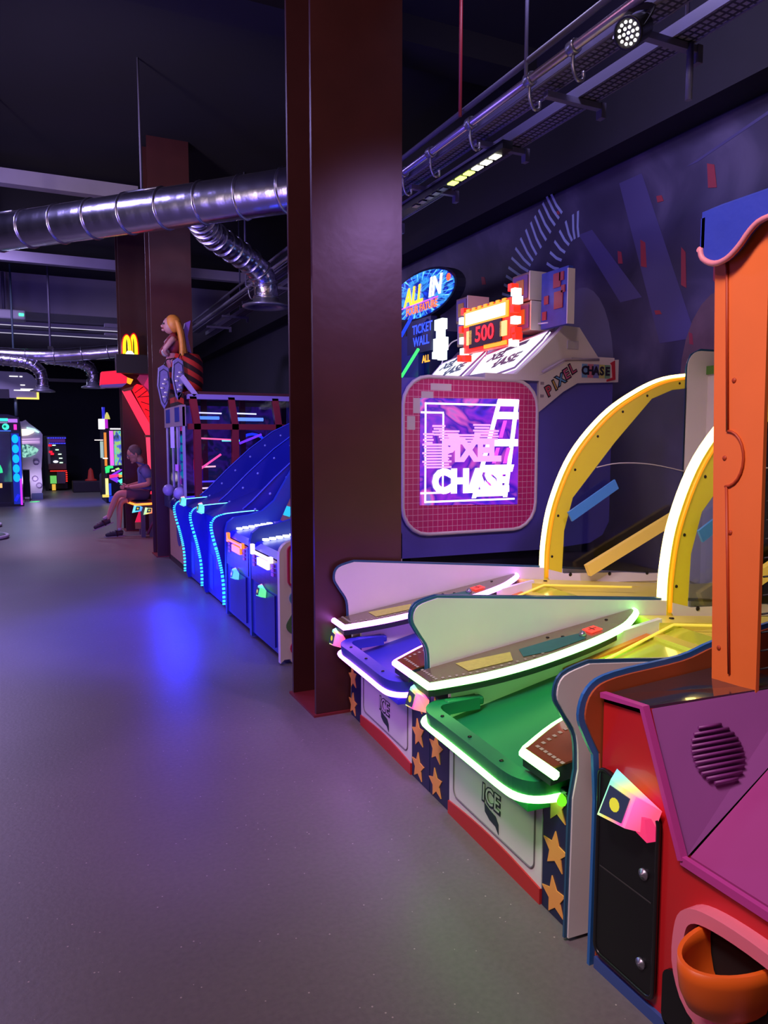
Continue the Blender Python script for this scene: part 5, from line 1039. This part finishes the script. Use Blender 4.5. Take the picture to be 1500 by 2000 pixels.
bx('blue_post', glow('post_blue', (40,80,230), .9), t, 1.51, 1.56, 18.55, 18.6, .18, .46); bx('blue_foot', glow('foot_blue', (40,60,220), .8), t, 1.50, 1.60, 18.45, 18.6, .03, .16)
bx('plinth', black, t, 1.45, 2.2, 18.6, 20.0, 0, .30)
o = tag(MB().lathe([(.16,0),(.16,.03),(.09,.06),(.06,.3),(.02,.36),(0,.37)], (1.40,23.2,.32), (0,0,1), 14).build('red_hat', M('dull_red_cloth', (120,40,40), 0.7, emit=(160,30,30), es=.25)), 'small dull red cone standing on the dark ledge at the far wall', 'cone')
o = tag(MB().box(.9,2.1,22.9,23.6,0,.32,bev=.02).build('dark_ledge', M('ledge_plum', (36,22,44), 0.6)), 'low dark plum ledge along the far wall', 'ledge')
o = tag(MB().lathe([(.14,0),(.16,.2),(.16,.55),(.12,.6),(0,.61)], (1.68,21.6,0), (0,0,1), 14).build('grey_bin', M('bin_grey', (70,62,80), 0.5)), 'small grey bin standing left of the racing game', 'bin')
pl_ = M('pad_rim_pale', (206,190,210), 0.4)
for k, (x, y) in enumerate(((-1.02,14.1),(-.86,12.35))):
    o = tag(MB().lathe([(.42,0),(.42,.03),(.38,.06),(0,.06)], (x,y,0), (0,0,1), 28).build('stool_base', M('pad_black', (22,20,30), 0.4)), ('dark round stool base with a pale rim, further of the two at the left edge', 'dark round stool base with a pale rim, nearer of the two at the left edge')[k], 'stool', 'round stool bases')
    MB().tube([(x+.42*math.cos(a),y+.42*math.sin(a),.03) for a in [2*math.pi*k_/32 for k_ in range(32)]], .028, n=6, closed=True).build('rim', pl_, o)
    MB().lathe([(.05,.06),(.04,.5),(.16,.62),(.17,.66),(0,.67)], (x-.02,y,0), (0,0,1), 16).build('stem', steel, o)

# ------------------------------------------------------------------ bench with lit edge and the seated man
t = thing('lit_bench', 'dark low bench with an orange lit edge under the seated man', 'bench', (1.5, 11.75, 0))
MB().prism([(1.30,11.46),(1.72,11.42),(1.80,12.02),(1.24,12.02)], 'z', .46, .535).build('bench_top', M('bench_plum', (34,20,40), 0.5), t)
MB().tube([(1.225,12.0,.505),(1.285,11.44,.500),(1.72,11.40,.515)], .016, n=8).build('lit_edge', glow('edge_orange', (255,120,40), 3.0), t)
for x, y in ((1.40,11.52),(1.52,11.54),(1.42,11.92),(1.70,11.92)): bx('leg', M('bench_leg', (90,74,96), 0.4), t, x-.03, x+.03, y-.03, y+.03, 0, .46)
bx('side_plate', M('bench_rose', (130,50,66), 0.45), t, 1.60, 1.66, 11.47, 11.53, .06, .46)
MB().prism([(1.30,.22),(1.36,.38),(1.40,.38),(1.40,.22)], 'y', 11.62, 11.66).build('red_plate', glow('foot_red'), t)
bx('amber_plate', M('bench_amber', (150,110,70), 0.5), t, 1.30, 1.40, 11.62, 11.66, .12, .22)
for k, (x, z, cols) in enumerate(((1.30,.43,((60,190,255),(90,240,255),(70,220,250),(60,190,240),(60,140,255))),(1.46,.395,((255,240,160),(170,255,170),(255,240,120),(255,170,80),(255,120,90))))):
    card_reader(t, (x,11.425,z), .085, (1,0,0), 0, cols)

def skinmesh(name, verts, edges, mat, parent, levels=2, root=0):
    me = bpy.data.meshes.new(name); me.from_pydata([v[:3] for v in verts], edges, [])
    o = bpy.data.objects.new(name, me); COL.objects.link(o)
    sk = o.modifiers.new('skin', 'SKIN'); sk.use_smooth_shade = True; sk.branch_smoothing = 0.6
    for i, v in enumerate(verts):
        d = me.skin_vertices[0].data[i]; r = v[3]; d.radius = r if isinstance(r, tuple) else (r, r); d.use_root = (i == root)
    sb = o.modifiers.new('sub', 'SUBSURF'); sb.levels = levels; sb.render_levels = levels
    m2 = bpy.data.meshes.new_from_object(o.evaluated_get(bpy.context.evaluated_depsgraph_get()))
    bpy.data.objects.remove(o); bpy.data.meshes.remove(me)
    m2.name = name; m2.materials.clear(); m2.materials.append(mat)
    for p in m2.polygons: p.use_smooth = True
    o = bpy.data.objects.new(name, m2); link(o, parent)
    return o
t = thing('person', 'person in blue-grey shirt and shorts sitting cross-legged with bowed head', 'person', (1.48, 11.75, 0))
skin = M('skin', (196,140,124), 0.55, noise=0.06, nscale=20)
V = [(1.48,11.75,.635,.090),(1.495,11.75,.78,.088),(1.48,11.75,.93,.092),(1.455,11.75,1.03,.060),(1.415,11.75,1.105,.052),(1.385,11.75,1.15,.050),   # 0-5 spine, neck
     (1.47,11.60,1.005,.058),(1.485,11.545,.955,.054),(1.51,11.53,.80,.043),(1.39,11.555,.775,.038),(1.265,11.60,.757,.027),(1.225,11.625,.752,.030),   # 6-11 near arm
     (1.455,11.90,1.005,.058),(1.465,11.955,.955,.054),(1.475,11.975,.80,.043),(1.37,11.945,.775,.038),(1.25,11.88,.757,.027),(1.21,11.855,.752,.030),   # 12-17 far arm
     (1.455,11.67,.625,.088),(1.27,11.675,.645,.078),(1.075,11.69,.655,.058),(1.03,11.70,.56,.052),(.975,11.715,.42,.047),(.935,11.72,.30,.034),(.91,11.72,.255,.033),  # 18-24 near leg, crossed over
     (1.455,11.84,.610,.088),(1.29,11.83,.585,.075),(1.115,11.81,.535,.057),(1.10,11.81,.44,.050),(1.095,11.81,.30,.045),(1.085,11.81,.14,.033),(1.075,11.81,.085,.034)]  # 25-31 far leg, planted
Eg = [(0,1),(1,2),(2,3),(3,4),(4,5),(2,6),(6,7),(7,8),(8,9),(9,10),(10,11),(2,12),(12,13),(13,14),(14,15),(15,16),(16,17),(0,18),(18,19),(19,20),(20,21),(21,22),(22,23),(23,24),(0,25),(25,26),(26,27),(27,28),(28,29),(29,30),(30,31)]
body = skinmesh('body', V, Eg, skin, t)
# head: skull, jaw, nose, ears, eyes, mouth, hair, glasses; bowed towards the lap
HC = Vector((1.335,11.75,1.238)); HR = Matrix.Rotation(math.radians(-24), 4, 'Y')
def HP(x, y, z): return HC + (HR @ Vector((x, y, z)))
hm = MB().ball((0,0,.012), .096, (1.06,.80,1.12), 16)
hm.ball((-.030,0,-.055), .068, (1.0,.84,.92), 12).ball((-.105,0,-.012), .016, (1.1,.75,1.5), 8).ball((-.082,0,-.100), .024, (.9,1.1,.7), 8)
for s_ in (-1, 1): hm.ball((.012,.079*s_,-.01), .024, (.75,.4,1.3), 8)
hm.tube([(.02,0,-.06),(.045,0,-.15)], [.055,.052], n=10)
hm.xf(Matrix.Translation(HC) @ HR)
hd = hm.build('head', skin, t)
for s_ in (-1, 1):
    MB().ball(HP(-.091,.031*s_,.010), .011, n=8).build('eye', M('eye_white', (210,205,205), 0.3), hd)
    MB().ball(HP(-.101,.031*s_,.009), .005, n=6).build('pupil', M('pupil_black', (12,10,10), 0.3), hd)
    MB().tube([HP(-.100,.012*s_,.028),HP(-.094,.048*s_,.028)], .005, n=5).build('eyebrow', M('brow_grey', (120,112,112), 0.7), hd)
    MB().tube([HP(-.104+.0*k,.033*s_+.023*math.cos(k*math.pi/6),.008+.018*math.sin(k*math.pi/6)) for k in range(12)], .0022, n=5, closed=True).build('glasses_rim', M('glasses_metal', (170,165,180), 0.25, .8), hd)
    MB().tube([HP(-.10,.056*s_,.012),HP(.01,.084*s_,.012)], .0022, n=5).build('glasses_arm', M('glasses_metal'), hd)
MB().tube([HP(-.091,-.024,-.070),HP(-.097,0,-.068),HP(-.091,.024,-.070)], .0055, n=5).build('mouth', M('lips', (150,84,84), 0.5), hd)
hh = MB().ball((.022,0,.035), .100, (1.02,.86,1.06), 16)
for v_ in list(hh.bm.verts):
    if v_.co.x < -.055 and v_.co.z < .075: v_.co = Vector((-.04, v_.co.y*.8, max(v_.co.z, .02)))
    if v_.co.z < -.045: v_.co.z = -.045
hh.xf(Matrix.Translation(HC) @ HR); hh.build('hair', M('grey_hair', (104,92,92), 0.75, noise=0.3, nscale=60, bump=0.6), t)
shirt = M('shirt_blue_grey', (92,100,158), 0.75, noise=0.1, nscale=12, bump=0.3)
SV = [(1.48,11.75,.66,.150),(1.50,11.75,.78,.150),(1.483,11.75,.93,.158),(1.455,11.75,1.03,.105),(1.428,11.75,1.085,.066),(1.47,11.60,1.003,.100),(1.487,11.548,.95,.084),(1.502,11.533,.865,.074),(1.455,11.90,1.003,.100),(1.467,11.952,.95,.084),(1.472,11.968,.865,.074)]
sh = skinmesh('shirt', SV, [(0,1),(1,2),(2,3),(3,4),(2,5),(5,6),(6,7),(2,8),(8,9),(9,10)], shirt, t)
MB().tube([(1.428+.066*math.cos(a),11.75+.066*math.sin(a),1.092-.022*math.cos(a)) for a in [2*math.pi*k/16 for k in range(16)]], .012, n=6, closed=True).build('collar', M('collar_blue', (78,86,146), 0.7), sh)
shorts = M('shorts_plum', (92,62,84), 0.8, noise=0.1, bump=0.3)
skinmesh('shorts', [(1.485,11.75,.645,.150),(1.48,11.75,.72,.146),(1.455,11.67,.635,.118),(1.29,11.674,.642,.102),(1.15,11.684,.652,.080),(1.455,11.84,.620,.118),(1.30,11.832,.590,.100),(1.17,11.817,.552,.080)], [(0,1),(0,2),(2,3),(3,4),(0,5),(5,6),(6,7)], shorts, t)
shoe = M('shoe_dark', (52,36,52), 0.6, noise=0.15); sole = M('shoe_sole', (150,130,150), 0.6)
for (ax_, ay_, az_), dirv, upv in (((.905,11.72,.235), Vector((-.90,-.05,-.34)).normalized(), Vector((-.34,0,.90))), ((1.085,11.81,.045), Vector((-1,-.10,-.02)).normalized(), Vector((0,0,1)))):
    A_ = Vector((ax_,ay_,az_)); upv = (upv-dirv*upv.dot(dirv)).normalized()
    f = skinmesh('shoe', [tuple(A_-dirv*.055-upv*.002)+(.042,), tuple(A_+upv*.01)+(.047,), tuple(A_+dirv*.09-upv*.004)+(.043,), tuple(A_+dirv*.165-upv*.012)+(.038,), tuple(A_+dirv*.205-upv*.014)+(.026,)], [(0,1),(1,2),(2,3),(3,4)], shoe, t, root=1)
    sd = dirv.cross(upv)
    MB().frustum([A_-upv*.034+dirv*a+sd*b_ for a, b_ in ((-.085,-.02),(-.085,.02),(-.04,.036),(.10,.040),(.19,.034),(.225,.0),(.19,-.034),(.10,-.040),(-.04,-.036))], -upv*.014).build('sole', sole, f)
    for q in (.05,.09,.13): MB().tube([A_+dirv*q+upv*.036-sd*.02, A_+dirv*(q+.006)+upv*.042, A_+dirv*q+upv*.036+sd*.02], .005, n=5).build('lace', sole, f)
    MB().tube([A_+upv*.045-dirv*.012, A_+upv*.085-dirv*.006], .037, n=12).build('sock', M('sock_pale', (176,160,176), 0.8), f)
# hands folded over a phone, fingers curled round it
phone = tag(MB().box(1.105,1.175,11.70,11.775,.775,.783,bev=.003).xf(Matrix.Translation((1.14,11.737,.78)) @ Matrix.Rotation(math.radians(28),4,'Y') @ Matrix.Translation((-1.14,-11.737,-.78))).build('phone', M('phone_black', (16,16,20), 0.2)), "small dark phone held in the seated person's hands", 'phone')
for s_, wr, pm in ((-1, Vector((1.235,11.622,.752)), Vector((1.175,11.668,.752))), (1, Vector((1.222,11.858,.752)), Vector((1.165,11.800,.752)))):
    fw = (pm-wr).normalized(); sdv = Vector((0,0,1)).cross(fw); cur = Vector((0,-s_,0))
    VV = [tuple(wr)+(.024,), tuple(pm)+((.034,.020),)]; EE = [(0,1)]
    skinmesh('hand', VV, EE, skin, t, 2)
    for k in range(4):
        L = (.036,.042,.040,.031)[k]; b0 = pm+fw*.012+Vector((-.012+.0,0,0))*k*.35+Vector((0,0,.021-.0145*k)); b1 = b0+fw*L*.9; b2 = b1+(fw*.5+cur*.8-Vector((0,0,.1))).normalized()*L*.7; b3 = b2+(cur*.9-fw*.3).normalized()*L*.5
        skinmesh('finger', [tuple(b0-fw*.015)+(.0095,), tuple(b0)+(.0095,), tuple(b1)+(.0088,), tuple(b2)+(.008,), tuple(b3)+(.0068,)], [(0,1),(1,2),(2,3),(3,4)], skin, t, 1)
    th = pm-fw*.022+Vector((.0,0,.018)); skinmesh('thumb', [tuple(th)+(.012,), tuple(th+Vector((-.012,cur.y*.018,.022)))+(.0105,), tuple(th+Vector((-.032,cur.y*.034,.030)))+(.009,), tuple(th+Vector((-.05,cur.y*.042,.026)))+(.0075,)], [(0,1),(1,2),(2,3)], skin, t, 1)
